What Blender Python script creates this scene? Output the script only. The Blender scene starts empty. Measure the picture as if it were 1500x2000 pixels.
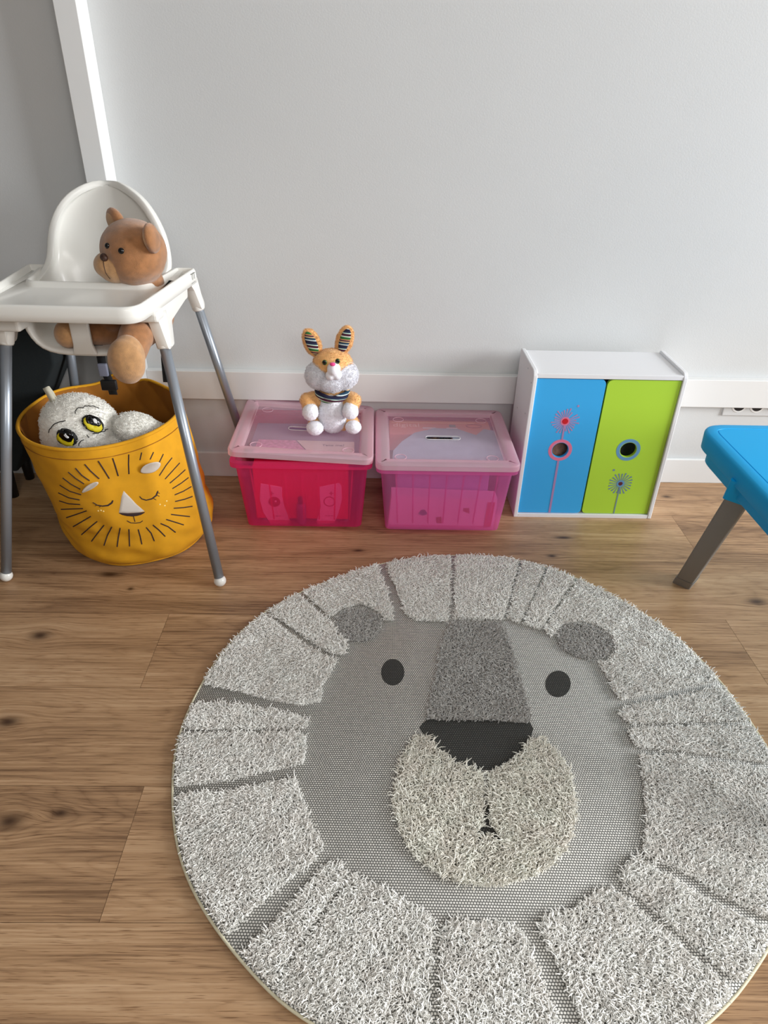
import bpy, bmesh, math, random
import numpy as np
from mathutils import Vector, Matrix, Euler
from mathutils.bvhtree import BVHTree

random.seed(7)
PI = math.pi
S = bpy.context.scene
COL = S.collection

# ------------------------------------------------------------------ camera
F_PX, PITCH, ROLL, YAW, EYE = 1342.6, math.radians(31.82), math.radians(1.4386), math.radians(1.2665), Vector((0, 0, 1.12))
FWD = Vector((math.sin(YAW) * math.cos(PITCH), math.cos(YAW) * math.cos(PITCH), -math.sin(PITCH)))
_r0 = Vector((math.cos(YAW), -math.sin(YAW), 0))
_u0 = _r0.cross(FWD)
RIGHT = math.cos(ROLL) * _r0 + math.sin(ROLL) * _u0
UP = RIGHT.cross(FWD)
cam_data = bpy.data.cameras.new('camera')
cam = bpy.data.objects.new('camera', cam_data)
COL.objects.link(cam)
cam_data.sensor_fit = 'HORIZONTAL'
cam_data.sensor_width = 36
cam_data.lens = F_PX / 1500 * 36
cam_data.clip_start = 0.02
cam.matrix_world = Matrix(((RIGHT.x, UP.x, -FWD.x, EYE.x), (RIGHT.y, UP.y, -FWD.y, EYE.y), (RIGHT.z, UP.z, -FWD.z, EYE.z), (0, 0, 0, 1)))
S.camera = cam

# ------------------------------------------------------------------ world, lights, exposure
S.view_settings.view_transform = 'Standard'
S.view_settings.look = 'None'
S.view_settings.gamma = 1
S.view_settings.use_curve_mapping = False
S.view_settings.exposure = 0.2
S.cycles.use_denoising = True
S.cycles.max_bounces = 8
S.cycles.transparent_max_bounces = 16
S.cycles.caustics_reflective = False
S.cycles.caustics_refractive = False
W = bpy.data.worlds.new('daylight'); S.world = W; W.use_nodes = True
W.node_tree.nodes['Background'].inputs[0].default_value = (0.93, 0.97, 1.0, 1)
W.node_tree.nodes['Background'].inputs[1].default_value = 0.25

def area(name, loc, target, sx, sy, power, color):
    l = bpy.data.lights.new(name, 'AREA'); l.shape = 'RECTANGLE'; l.size = sx; l.size_y = sy
    l.energy = power; l.color = color
    o = bpy.data.objects.new(name, l); COL.objects.link(o)
    o.location = loc
    o.rotation_euler = (Vector(target) - Vector(loc)).to_track_quat('-Z', 'Y').to_euler()
    return o
area('window_daylight', (5.6, 0.15, 1.9), (0.0, 1.4, 0.4), 2.6, 2.0, 400, (0.96, 0.98, 1.0))
area('fill_behind_camera', (0.7, -1.9, 2.3), (0.3, 1.2, 0.0), 1.8, 1.2, 48, (1.0, 0.98, 0.96))  # added soft fill from behind the camera, lifts rug and front faces

# ------------------------------------------------------------------ helpers
def ray(px, py):
    return (FWD + RIGHT * ((px - 750) / F_PX) + UP * ((1000 - py) / F_PX)).normalized()
def fl(px, py, z=0.0):
    d = ray(px, py); return EYE + d * ((z - EYE.z) / d.z)
def aty(px, py, y):
    d = ray(px, py); return EYE + d * ((y - EYE.y) / d.y)
def cast(bvh, px, py):
    hit = bvh.ray_cast(EYE, ray(px, py))
    return hit[0], hit[1]

def lin(c):
    return tuple(((v / 255) / 12.92 if v / 255 <= 0.04045 else ((v / 255 + 0.055) / 1.055) ** 2.4) for v in c)

def mat(name, rgb, rough=0.6, metal=0.0, var=0.0, vscale=8, bump=0.0, bscale=200, spec=0.5, sheen=0.0, stretch=(1, 1, 1), coat=0.0, sss=0.0):
    m = bpy.data.materials.new(name); m.use_nodes = True
    nt = m.node_tree; b = nt.nodes['Principled BSDF']
    c = (*lin(rgb), 1)
    b.inputs['Base Color'].default_value = c
    b.inputs['Roughness'].default_value = rough
    b.inputs['Metallic'].default_value = metal
    b.inputs['Specular IOR Level'].default_value = spec
    b.inputs['Sheen Weight'].default_value = sheen
    b.inputs['Sheen Roughness'].default_value = 0.5
    b.inputs['Coat Weight'].default_value = coat
    if sss:
        b.inputs['Subsurface Weight'].default_value = sss
        b.inputs['Subsurface Radius'].default_value = (0.01, 0.01, 0.01)
    tc = nt.nodes.new('ShaderNodeTexCoord')
    mp = nt.nodes.new('ShaderNodeMapping'); mp.inputs['Scale'].default_value = stretch
    nt.links.new(tc.outputs['Object'], mp.inputs[0])
    if var:
        n = nt.nodes.new('ShaderNodeTexNoise'); n.inputs['Scale'].default_value = vscale; n.inputs['Detail'].default_value = 4
        nt.links.new(mp.outputs[0], n.inputs['Vector'])
        r = nt.nodes.new('ShaderNodeValToRGB')
        r.color_ramp.elements[0].position = 0.3; r.color_ramp.elements[1].position = 0.7
        r.color_ramp.elements[0].color = tuple(v * (1 - var) for v in c[:3]) + (1,)
        r.color_ramp.elements[1].color = tuple(min(1, v * (1 + var)) for v in c[:3]) + (1,)
        nt.links.new(n.outputs[0], r.inputs[0]); nt.links.new(r.outputs[0], b.inputs['Base Color'])
    if bump:
        n2 = nt.nodes.new('ShaderNodeTexNoise'); n2.inputs['Scale'].default_value = bscale; n2.inputs['Detail'].default_value = 3
        nt.links.new(mp.outputs[0], n2.inputs['Vector'])
        bp = nt.nodes.new('ShaderNodeBump'); bp.inputs['Strength'].default_value = bump; bp.inputs['Distance'].default_value = 0.002
        nt.links.new(n2.outputs[0], bp.inputs['Height']); nt.links.new(bp.outputs[0], b.inputs['Normal'])
    return m

def plastic(name, rgb, tint, opacity, rough=0.35):
    """thin translucent coloured plastic"""
    m = bpy.data.materials.new(name); m.use_nodes = True
    nt = m.node_tree; b = nt.nodes['Principled BSDF']; out = nt.nodes['Material Output']
    b.inputs['Base Color'].default_value = (*lin(rgb), 1); b.inputs['Roughness'].default_value = rough
    tl = nt.nodes.new('ShaderNodeBsdfTranslucent'); tl.inputs[0].default_value = (*lin(rgb), 1)
    m1 = nt.nodes.new('ShaderNodeMixShader'); m1.inputs[0].default_value = 0.35
    nt.links.new(b.outputs[0], m1.inputs[1]); nt.links.new(tl.outputs[0], m1.inputs[2])
    tr = nt.nodes.new('ShaderNodeBsdfTransparent'); tr.inputs[0].default_value = (*lin(tint), 1)
    m2 = nt.nodes.new('ShaderNodeMixShader'); m2.inputs[0].default_value = opacity
    nt.links.new(tr.outputs[0], m2.inputs[1]); nt.links.new(m1.outputs[0], m2.inputs[2])
    nt.links.new(m2.outputs[0], out.inputs[0])
    return m

def link(o, parent=None):
    COL.objects.link(o)
    if parent is not None: o.parent = parent
    return o
def tag(o, label=None, cat=None, group=None, kind=None):
    if label: o['label'] = label
    if cat: o['category'] = cat
    if group: o['group'] = group
    if kind: o['kind'] = kind
    return o
def thing(name, label, cat, loc=(0, 0, 0), rz=0.0, group=None):
    o = bpy.data.objects.new(name, None); COL.objects.link(o)
    o.empty_display_size = 0.02
    o.location = loc; o.rotation_euler = (0, 0, rz)
    tag(o, label, cat, group)
    return o
def inv(parent):
    """matrix bringing world coordinates into the local frame of a thing"""
    return (Matrix.Translation(parent.location) @ parent.rotation_euler.to_matrix().to_4x4()).inverted()

def from_bm(name, bm, m, parent=None, smooth=True, world=False, mods=()):
    me = bpy.data.meshes.new(name); bm.normal_update()
    bm.to_mesh(me); bm.free()
    return from_me(name, me, m, parent, smooth, world, mods)
def root_inv(parent):
    ch = []
    p = parent
    while p is not None: ch.append(p); p = p.parent
    M = Matrix.Identity(4)
    for q in reversed(ch):
        M = M @ (Matrix.Translation(q.location) @ q.rotation_euler.to_matrix().to_4x4())
    return M.inverted()
def from_me(name, me, m, parent=None, smooth=True, world=False, mods=()):
    sharp = None if smooth is True or smooth is False else smooth
    smooth = bool(smooth)
    if world and parent is not None: me.transform(root_inv(parent))
    for q in (m if isinstance(m, (list, tuple)) else [m]): me.materials.append(q)
    if smooth:
        me.polygons.foreach_set('use_smooth', [True] * len(me.polygons))
        if sharp: me.set_sharp_from_angle(angle=math.radians(sharp))
    o = bpy.data.objects.new(name, me); link(o, parent)
    for k, kw in mods:
        md = o.modifiers.new(k.lower(), k)
        for a, v in kw.items(): setattr(md, a, v)
    return o
BEV = lambda w, s=2: ('BEVEL', dict(width=w, segments=s, limit_method='ANGLE', angle_limit=0.7, harden_normals=False))
SUB = lambda l=1: ('SUBSURF', dict(levels=l, render_levels=l))

def box(bm, x0, x1, y0, y1, z0, z1, M=None, mi=0):
    v = [bm.verts.new((x, y, z)) for z in (z0, z1) for y in (y0, y1) for x in (x0, x1)]
    if M is not None:
        for q in v: q.co = M @ q.co
    for f in ((0, 2, 3, 1), (4, 5, 7, 6), (0, 1, 5, 4), (2, 6, 7, 3), (0, 4, 6, 2), (1, 3, 7, 5)):
        fc = bm.faces.new([v[i] for i in f]); fc.material_index = mi
    return v
def boxobj(name, dims, m, parent=None, bevel=0.0, seg=2, M=None, smooth=False, world=False):
    bm = bmesh.new(); box(bm, *dims, M=M)
    return from_bm(name, bm, m, parent, smooth, world, [BEV(bevel, seg)] if bevel else [])

def tube_bm(bm, pts, rad, n=12, caps=True, closed=False):
    pts = [Vector(p) for p in pts]; N = len(pts)
    rad = [rad] * N if isinstance(rad, (int, float)) else rad
    rings = []; ref = None
    for i, p in enumerate(pts):
        a = pts[(i - 1) % N] if (i or closed) else p
        b = pts[(i + 1) % N] if (i < N - 1 or closed) else p
        t = (b - a).normalized()
        if ref is None:
            ref = t.orthogonal().normalized()
        ref = (ref - t * ref.dot(t)).normalized()
        s = t.cross(ref)
        rings.append([bm.verts.new(p + (ref * math.cos(2 * PI * k / n) + s * math.sin(2 * PI * k / n)) * rad[i]) for k in range(n)])
    for i in range(N if closed else N - 1):
        A, B = rings[i], rings[(i + 1) % N]
        for k in range(n):
            bm.faces.new((A[k], A[(k + 1) % n], B[(k + 1) % n], B[k]))
    if caps and not closed:
        bm.faces.new(rings[0][::-1]); bm.faces.new(rings[-1])
    return bm
def tube(name, pts, rad, m, parent=None, n=12, world=False, closed=False, mods=()):
    return from_bm(name, tube_bm(bmesh.new(), pts, rad, n, True, closed), m, parent, True, world, mods)

def ellip(bm, c, r, rot=None, seg=24, rings=14):
    M = Matrix.Translation(Vector(c))
    if rot is not None: M = M @ (rot.to_4x4() if isinstance(rot, Matrix) else Euler(rot).to_matrix().to_4x4())
    r = (r, r, r) if isinstance(r, (int, float)) else r
    M = M @ Matrix.Diagonal((*r, 1))
    bmesh.ops.create_uvsphere(bm, u_segments=seg, v_segments=rings, radius=1, matrix=M)
    return bm
def limb(bm, p0, r0, p1, r1, steps=7):
    p0, p1 = Vector(p0), Vector(p1)
    for i in range(steps + 1):
        t = i / steps
        ellip(bm, p0.lerp(p1, t), r0 * (1 - t) + r1 * t, None, 16, 10)

def blob(bm, voxel=0.004, smooth=6, noise=0.0, nscale=0.02):
    """merge overlapping round shapes into one continuous skin"""
    me = bpy.data.meshes.new('tmp'); bm.to_mesh(me); bm.free()
    o = bpy.data.objects.new('tmp', me); COL.objects.link(o)
    r = o.modifiers.new('r', 'REMESH'); r.mode = 'VOXEL'; r.voxel_size = voxel
    s = o.modifiers.new('s', 'SMOOTH'); s.factor = 0.5; s.iterations = smooth
    if noise:
        tx = bpy.data.textures.new('fur_noise', 'CLOUDS'); tx.noise_scale = nscale
        d = o.modifiers.new('d', 'DISPLACE'); d.texture = tx; d.strength = noise; d.mid_level = 0.5
    dg = bpy.context.evaluated_depsgraph_get()
    out = bpy.data.meshes.new_from_object(o.evaluated_get(dg))
    bpy.data.objects.remove(o); bpy.data.meshes.remove(me)
    return out

def ring_solid(outline, rings, cap0=True, cap1=True, bm=None):
    """outline: CCW 2D points; rings: (inset, z) levels joined in order"""
    bm = bm or bmesh.new()
    n = len(outline); P = [Vector(p) for p in outline]
    nor = []
    for i in range(n):
        a = (P[i] - P[i - 1]).normalized(); b = (P[(i + 1) % n] - P[i]).normalized()
        na, nb = Vector((-a.y, a.x)), Vector((-b.y, b.x))
        m = (na + nb); m = m.normalized() if m.length > 1e-6 else na
        nor.append(m / max(0.5, m.dot(na)))
    R = [[bm.verts.new((P[i].x + nor[i].x * ins, P[i].y + nor[i].y * ins, z)) for i in range(n)] for ins, z in rings]
    for A, B in zip(R, R[1:]):
        for i in range(n):
            j = (i + 1) % n
            bm.faces.new((A[i], A[j], B[j], B[i]))
    if cap0: bmesh.ops.triangulate(bm, faces=[bm.faces.new(R[0][::-1])])
    if cap1: bmesh.ops.triangulate(bm, faces=[bm.faces.new(R[-1])])
    return bm, R
def rounded(pts, rad, seg=6):
    out = []; n = len(pts)
    for i in range(n):
        p, a, b = Vector(pts[i]), Vector(pts[i - 1]), Vector(pts[(i + 1) % n])
        r = rad[i] if isinstance(rad, (list, tuple)) else rad
        if r <= 0: out.append(tuple(p)); continue
        u, v = (a - p).normalized(), (b - p).normalized()
        ang = u.angle(v); d = min(r / math.tan(ang / 2), (a - p).length * 0.49, (b - p).length * 0.49)
        s, e = p + u * d, p + v * d
        for k in range(seg + 1):
            t = k / seg
            out.append(tuple(s * (1 - t) ** 2 + p * 2 * t * (1 - t) + e * t * t))
    return out
def rect(hx, hy): return [(-hx, -hy), (hx, -hy), (hx, hy), (-hx, hy)]
def circ(r, n=40, cx=0, cy=0, ry=None): return [(cx + r * math.cos(2 * PI * k / n), cy + (ry or r) * math.sin(2 * PI * k / n)) for k in range(n)]

def plate_hole(outer, holes, z0, z1, bm=None):
    """flat plate with holes, thickness z0..z1"""
    bm = bm or bmesh.new()
    loops = [outer] + list(holes)
    allf = []
    for z, up in ((z0, False), (z1, True)):
        ed = []
        Vs = []
        for L in loops:
            vs = [bm.verts.new((p[0], p[1], z)) for p in L]; Vs.append(vs)
            ed += [bm.edges.new((vs[i], vs[(i + 1) % len(vs)])) for i in range(len(vs))]
        r = bmesh.ops.triangle_fill(bm, use_beauty=True, use_dissolve=False, edges=ed)
        for g in r['geom']:
            if isinstance(g, bmesh.types.BMFace):
                g.normal_update()
                if (g.normal.z > 0) != up: g.normal_flip()
        allf.append(Vs)
    for A, B in zip(*allf):
        for i in range(len(A)):
            j = (i + 1) % len(A)
            bm.faces.new((A[i], A[j], B[j], B[i]))
    bmesh.ops.recalc_face_normals(bm, faces=bm.faces[:])
    return bm

def text_mesh(txt, size, M, extrude=0.0002):
    c = bpy.data.curves.new('tmp', 'FONT'); c.body = txt; c.size = size; c.extrude = extrude
    c.align_x = 'CENTER'; c.align_y = 'CENTER'; c.resolution_u = 3
    o = bpy.data.objects.new('tmp', c); COL.objects.link(o)
    dg = bpy.context.evaluated_depsgraph_get()
    me = bpy.data.meshes.new_from_object(o.evaluated_get(dg)); me.transform(M)
    bpy.data.objects.remove(o); bpy.data.curves.remove(c)
    return me

def strands(P, Nn, L, rad, lean=0.9, rng=None, up=1.0):
    """numpy: short curling yarn or fur strands, returns verts, quads"""
    rng = rng or np.random.default_rng(3)
    N = len(P)
    def rd():
        v = rng.normal(size=(N, 3)); v -= Nn * (v * Nn).sum(1)[:, None]
        return v / (np.linalg.norm(v, axis=1)[:, None] + 1e-9)
    l1 = rd(); l2 = l1 * 0.6 + rd() * 0.7; l3 = l2 * 0.6 + rd() * 0.8
    Lr = (L * rng.uniform(0.65, 1.25, N))[:, None]
    c0 = P - Nn * 0.001
    c1 = c0 + Lr * 0.40 * (Nn * up + l1 * 0.5 * lean)
    c2 = c1 + Lr * 0.32 * (Nn * 0.55 * up + l2 * 0.9 * lean)
    c3 = c2 + Lr * 0.30 * (Nn * 0.15 * up + l3 * 1.1 * lean)
    C = np.stack([c0, c1, c2, c3], 1)
    T = np.stack([c1 - c0, c2 - c0, c3 - c1, c3 - c2], 1)
    T /= np.linalg.norm(T, axis=2)[..., None] + 1e-9
    ref = rd()[:, None, :]
    a = np.cross(T, ref); a /= np.linalg.norm(a, axis=2)[..., None] + 1e-9
    b = np.cross(T, a)
    rr = np.array([1.0, 1.0, 0.9, 0.45])[None, :, None] * rad
    V = []
    for k in range(3):
        t = 2 * PI * k / 3
        V.append(C + (a * math.cos(t) + b * math.sin(t)) * rr)
    V = np.stack(V, 2).reshape(-1, 3)          # N,4,3 verts
    base = (np.arange(N) * 12)[:, None]
    q = []
    for i in range(3):
        for k in range(3):
            q.append([i * 3 + k, i * 3 + (k + 1) % 3, (i + 1) * 3 + (k + 1) % 3, (i + 1) * 3 + k])
    q = np.array(q)[None] + base[:, :, None]
    return V, q.reshape(-1, 4)
def np_mesh(name, V, Q, attr=None):
    me = bpy.data.meshes.new(name)
    me.vertices.add(len(V)); me.vertices.foreach_set('co', np.ascontiguousarray(V, dtype=np.float32).ravel())
    me.loops.add(len(Q) * 4); me.loops.foreach_set('vertex_index', Q.ravel().astype(np.int32))
    me.polygons.add(len(Q)); me.polygons.foreach_set('loop_start', (np.arange(len(Q)) * 4).astype(np.int32))
    me.polygons.foreach_set('loop_total', np.full(len(Q), 4, dtype=np.int32))
    me.update(calc_edges=True); me.validate()
    return me
def add_fur(me, count, L, rad, lean=0.8, seed=1, up=1.0):
    """grow fur strands out of a mesh (joined into the same mesh)"""
    me.calc_loop_triangles()
    nt_ = len(me.loop_triangles)
    tri = np.empty(nt_ * 3, dtype=np.int32); me.loop_triangles.foreach_get('vertices', tri); tri = tri.reshape(-1, 3)
    V = np.empty(len(me.vertices) * 3, dtype=np.float32); me.vertices.foreach_get('co', V); V = V.reshape(-1, 3).astype(float)
    A, B, Cc = V[tri[:, 0]], V[tri[:, 1]], V[tri[:, 2]]
    n = np.cross(B - A, Cc - A); ar = np.linalg.norm(n, axis=1); n /= ar[:, None] + 1e-12
    rng = np.random.default_rng(seed)
    idx = rng.choice(nt_, count, p=ar / ar.sum())
    u = rng.random(count); v = rng.random(count); f = u + v > 1; u[f] = 1 - u[f]; v[f] = 1 - v[f]
    P = A[idx] + (B - A)[idx] * u[:, None] + (Cc - A)[idx] * v[:, None]
    sv, sq = strands(P, n[idx], L, rad, lean, rng, up)
    fm = np_mesh('tmp', sv, sq)
    bm = bmesh.new(); bm.from_mesh(me); bm.from_mesh(fm); bm.to_mesh(me); bm.free(); bpy.data.meshes.remove(fm)
    return me
def bvh_of(me, M=None):
    bm = bmesh.new(); bm.from_mesh(me)
    if M is not None: bm.transform(M)
    t = BVHTree.FromBMesh(bm); bm.free(); return t

def on_surface_ribbon(bm, bvh, pts, w, lift=0.0008, step=4, t=0.0006):
    """flat stitched line following a surface through given sight points"""
    P = []
    for (x0, y0), (x1, y1) in zip(pts, pts[1:]):
        n = max(1, int(math.hypot(x1 - x0, y1 - y0) / step))
        for k in range(n): P.append((x0 + (x1 - x0) * k / n, y0 + (y1 - y0) * k / n))
    P.append(pts[-1])
    H = [cast(bvh, *p) for p in P]
    H = [h for h in H if h[0] is not None]
    if len(H) < 2: return
    rows = []
    for i, (p, nn) in enumerate(H):
        a = H[max(0, i - 1)][0]; b = H[min(len(H) - 1, i + 1)][0]
        tt = (b - a).normalized(); s = tt.cross(nn).normalized()
        ww = w if not callable(w) else w(i / (len(H) - 1))
        c = p + nn * lift
        rows.append([bm.verts.new(c - s * ww / 2 - nn * t), bm.verts.new(c - s * ww * 0.3 + nn * t), bm.verts.new(c + s * ww * 0.3 + nn * t), bm.verts.new(c + s * ww / 2 - nn * t)])
    for A, B in zip(rows, rows[1:]):
        for k in range(3): bm.faces.new((A[k], B[k], B[k + 1], A[k + 1]))
def on_surface_patch(bvh, poly, lift=0.0012, inner=8, cxy=None):
    """filled patch following a surface: fan of rings from the outline to its centre"""
    bm = bmesh.new()
    cx = sum(p[0] for p in poly) / len(poly); cy = sum(p[1] for p in poly) / len(poly)
    if cxy: cx, cy = cxy
    rings = []
    for k in range(inner):
        f = 1 - k / inner
        row = []
        for p in poly:
            h, nn = cast(bvh, cx + (p[0] - cx) * f, cy + (p[1] - cy) * f)
            if h is None: return bm
            row.append(bm.verts.new(h + nn * (lift if k else 0.0)))
        rings.append(row)
    h, nn = cast(bvh, cx, cy); c = bm.verts.new(h + nn * lift)
    for A, B in zip(rings, rings[1:]):
        for i in range(len(A)):
            j = (i + 1) % len(A); bm.faces.new((A[i], A[j], B[j], B[i]))
    for i in range(len(poly)): bm.faces.new((rings[-1][i], rings[-1][(i + 1) % len(poly)], c))
    return bm

# ------------------------------------------------------------------ materials
M_wall = mat('grey_wall_paint', (206, 208, 208), 0.75, var=0.015, vscale=3, bump=0.12, bscale=260)
M_white = mat('white_gloss_paint', (226, 227, 226), 0.42, bump=0.05, bscale=60)
M_ceil = mat('ceiling_paint', (215, 215, 212), 0.9)
M_chairw = mat('white_chair_plastic', (231, 230, 224), 0.32, coat=0.1)
M_steel = mat('grey_lacquered_tube', (150, 157, 166), 0.33, metal=0.55)
M_black = mat('black', (16, 16, 18), 0.5)
M_strap = mat('black_webbing', (20, 21, 25), 0.8, bump=0.5, bscale=900)
M_bear = mat('brown_plush', (164, 112, 68), 0.95, var=0.22, vscale=55, bump=0.7, bscale=900, sheen=0.5)
M_bearm = mat('light_brown_plush', (190, 144, 96), 0.95, var=0.18, vscale=70, bump=0.7, bscale=900, sheen=0.5)
M_nose = mat('dark_brown_leather', (66, 40, 28), 0.55)
M_eye = mat('black_glass_eye', (8, 8, 9), 0.12)
M_yellow = mat('mustard_canvas', (216, 154, 16), 0.9, var=0.07, vscale=25, bump=0.35, bscale=1400)
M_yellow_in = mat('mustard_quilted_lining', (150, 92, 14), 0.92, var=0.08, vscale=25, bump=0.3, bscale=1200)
M_thread = mat('dark_brown_thread', (52, 34, 34), 0.8)
M_ivory = mat('pale_felt', (216, 208, 198), 0.9, bump=0.4, bscale=1500)
M_owl = mat('white_long_plush', (246, 244, 236), 0.95, var=0.05, vscale=60, sheen=0.4)
M_cream = mat('cream_ribbon', (214, 210, 190), 0.8)
M_eyeyel = mat('yellow_thread', (222, 204, 30), 0.6)
M_bunny = mat('orange_plush', (240, 186, 120), 0.95, var=0.07, vscale=60, sheen=0.4)
M_bunnyw = mat('white_plush', (242, 242, 248), 0.95, var=0.02, vscale=60, sheen=0.3)
M_pinknose = mat('pink_nose', (240, 70, 140), 0.6)
M_green = mat('green_glass', (70, 92, 20), 0.2)
M_cab = mat('white_melamine', (232, 233, 236), 0.42)
M_dblue = mat('blue_laminate', (56, 172, 238), 0.4)
M_dgreen = mat('green_laminate', (176, 218, 64), 0.4)
M_pinkprint = mat('pink_print', (220, 118, 152), 0.5)
M_pinkprint2 = mat('faded_pink_print', (166, 134, 182), 0.5)
M_redprint = mat('red_print', (196, 14, 34), 0.5)
M_blueprint = mat('blue_print', (98, 152, 196), 0.5)
M_blueprint2 = mat('grey_blue_print', (112, 140, 158), 0.5)
M_tblue = mat('bright_blue_plastic', (0, 166, 230), 0.45, spec=.18)
M_tgrey = mat('grey_leg_plastic', (126, 123, 118), 0.5)
M_pinkbin = plastic('hot_pink_clear_plastic', (250, 84, 156), (255, 162, 202), 0.38, .3)
M_pinkbin2 = plastic('orchid_pink_clear_plastic', (244, 144, 208), (255, 196, 232), 0.42, .3)
M_lidp = plastic('frosted_pale_pink_plastic', (250, 224, 234), (255, 236, 244), 0.62, .3)
M_lidthin = plastic('thin_frosted_plastic', (240, 228, 238), (255, 246, 251), 0.24, .25)
M_dark = mat('very_dark_teal_fabric', (14, 22, 24), 0.95, bump=0.4, bscale=700)

# floor wood
def wood():
    m = bpy.data.materials.new('oak_planks'); m.use_nodes = True
    nt = m.node_tree; N = nt.nodes; L = nt.links; b = N['Principled BSDF']
    geo = N.new('ShaderNodeNewGeometry')
    at = N.new('ShaderNodeAttribute'); at.attribute_name = 'plank'
    sp = N.new('ShaderNodeSeparateXYZ'); L.new(geo.outputs['Position'], sp.inputs[0])
    def math_(op, a, c=None, d=None):
        n = N.new('ShaderNodeMath'); n.operation = op
        for i, v in enumerate((a, c, d)):
            if v is None: continue
            if isinstance(v, (int, float)): n.inputs[i].default_value = v
            else: L.new(v, n.inputs[i])
        return n.outputs[0]
    X, Y = sp.outputs[0], sp.outputs[1]
    knots = [(fl(78, 1241), .016, .011), (fl(15, 1410), .017, .010), (fl(18, 1604), .017, .012), (fl(118, 1588), .010, .006), (fl(215, 1122), .020, .008),
             (fl(255, 1150), .006, .005), (fl(1100, 1050), .020, .006), (fl(1302, 970), .013, .007), (fl(1478, 1175), .016, .009), (fl(1078, 1086), .01, .005), (fl(700, 1075), .012, .005)]
    warp = None; dark = None
    for p, rx, ry in knots:
        dx = math_('MULTIPLY', math_('SUBTRACT', X, p.x), 1 / (rx * 2.6)); dy = math_('SUBTRACT', Y, p.y)
        dys = math_('MULTIPLY', dy, 1 / (ry * 2.6))
        d2 = math_('ADD', math_('MULTIPLY', dx, dx), math_('MULTIPLY', dys, dys))
        g = math_('POWER', 2.718, math_('MULTIPLY', d2, -0.55))
        w = math_('MULTIPLY', math_('MULTIPLY', dy, -0.80), g)
        warp = w if warp is None else math_('ADD', warp, w)
        k = math_('POWER', 2.718, math_('MULTIPLY', d2, -3.2))
        dark = k if dark is None else math_('MAXIMUM', dark, k)
    Yw = math_('ADD', Y, warp)
    def coord(sx, sy, off=7.3):
        c = N.new('ShaderNodeCombineXYZ')
        L.new(math_('ADD', math_('MULTIPLY', X, sx), math_('MULTIPLY', at.outputs['Fac'], 31.7)), c.inputs[0])
        L.new(math_('ADD', math_('MULTIPLY', Yw, sy), math_('MULTIPLY', at.outputs['Fac'], off)), c.inputs[1])
        return c.outputs[0]
    def noise(v, scale, detail, dist=0.0, rough=0.5):
        n = N.new('ShaderNodeTexNoise'); n.inputs['Scale'].default_value = scale; n.inputs['Detail'].default_value = detail
        n.inputs['Distortion'].default_value = dist; n.inputs['Roughness'].default_value = rough
        L.new(v, n.inputs['Vector']); return n.outputs[0]
    broad = noise(coord(1.6, 14), 1.0, 3, 0.6)
    cath = noise(coord(0.8, 7), 1.0, 2, 0.25)
    rings = math_('ABSOLUTE', math_('SINE', math_('MULTIPLY', cath, 95)))
    rings = math_('POWER', rings, 0.6)
    fine = noise(coord(3.5, 210), 1.0, 3, 0.0, 0.6)
    pores = noise(coord(22, 620), 1.0, 2)
    r = N.new('ShaderNodeValToRGB'); e = r.color_ramp.elements
    e[0].position = 0.33; e[0].color = (*lin((124, 94, 68)), 1)
    e[1].position = 0.66; e[1].color = (*lin((202, 168, 132)), 1)
    mid = e.new(0.5); mid.color = (*lin((176, 140, 104)), 1)
    s = math_('ADD', math_('MULTIPLY', broad, 0.50), math_('MULTIPLY', fine, 0.50))
    s = math_('ADD', s, math_('MULTIPLY', math_('SUBTRACT', rings, .6), 0.07))
    s = math_('ADD', math_('SUBTRACT', s, 0.02), math_('MULTIPLY', math_('SUBTRACT', at.outputs['Fac'], 0.5), 0.12))
    L.new(s, r.inputs[0])
    pr = N.new('ShaderNodeValToRGB'); pr.color_ramp.elements[0].position = 0.30; pr.color_ramp.elements[1].position = 0.42
    pr.color_ramp.elements[0].color = (0.50, 0.43, 0.38, 1); pr.color_ramp.elements[1].color = (1, 1, 1, 1)
    L.new(pores, pr.inputs[0])
    mx = N.new('ShaderNodeMix'); mx.data_type = 'RGBA'; mx.blend_type = 'MULTIPLY'; mx.inputs[0].default_value = 1
    L.new(r.outputs[0], mx.inputs[6]); L.new(pr.outputs[0], mx.inputs[7])
    mk = N.new('ShaderNodeMix'); mk.data_type = 'RGBA'; mk.inputs[7].default_value = (*lin((62, 40, 26)), 1)
    L.new(mx.outputs[2], mk.inputs[6]); L.new(math_('MULTIPLY', dark, 0.95), mk.inputs[0])
    L.new(mk.outputs[2], b.inputs['Base Color'])
    b.inputs['Roughness'].default_value = 0.42
    b.inputs['Specular IOR Level'].default_value = 0.4
    bp = N.new('ShaderNodeBump'); bp.inputs['Strength'].default_value = 0.15; bp.inputs['Distance'].default_value = 0.001
    L.new(fine, bp.inputs['Height']); L.new(bp.outputs[0], b.inputs['Normal'])
    return m
M_wood = wood()
M_gap = mat('dark_plank_gap', (104, 76, 52), 0.8)

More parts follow.
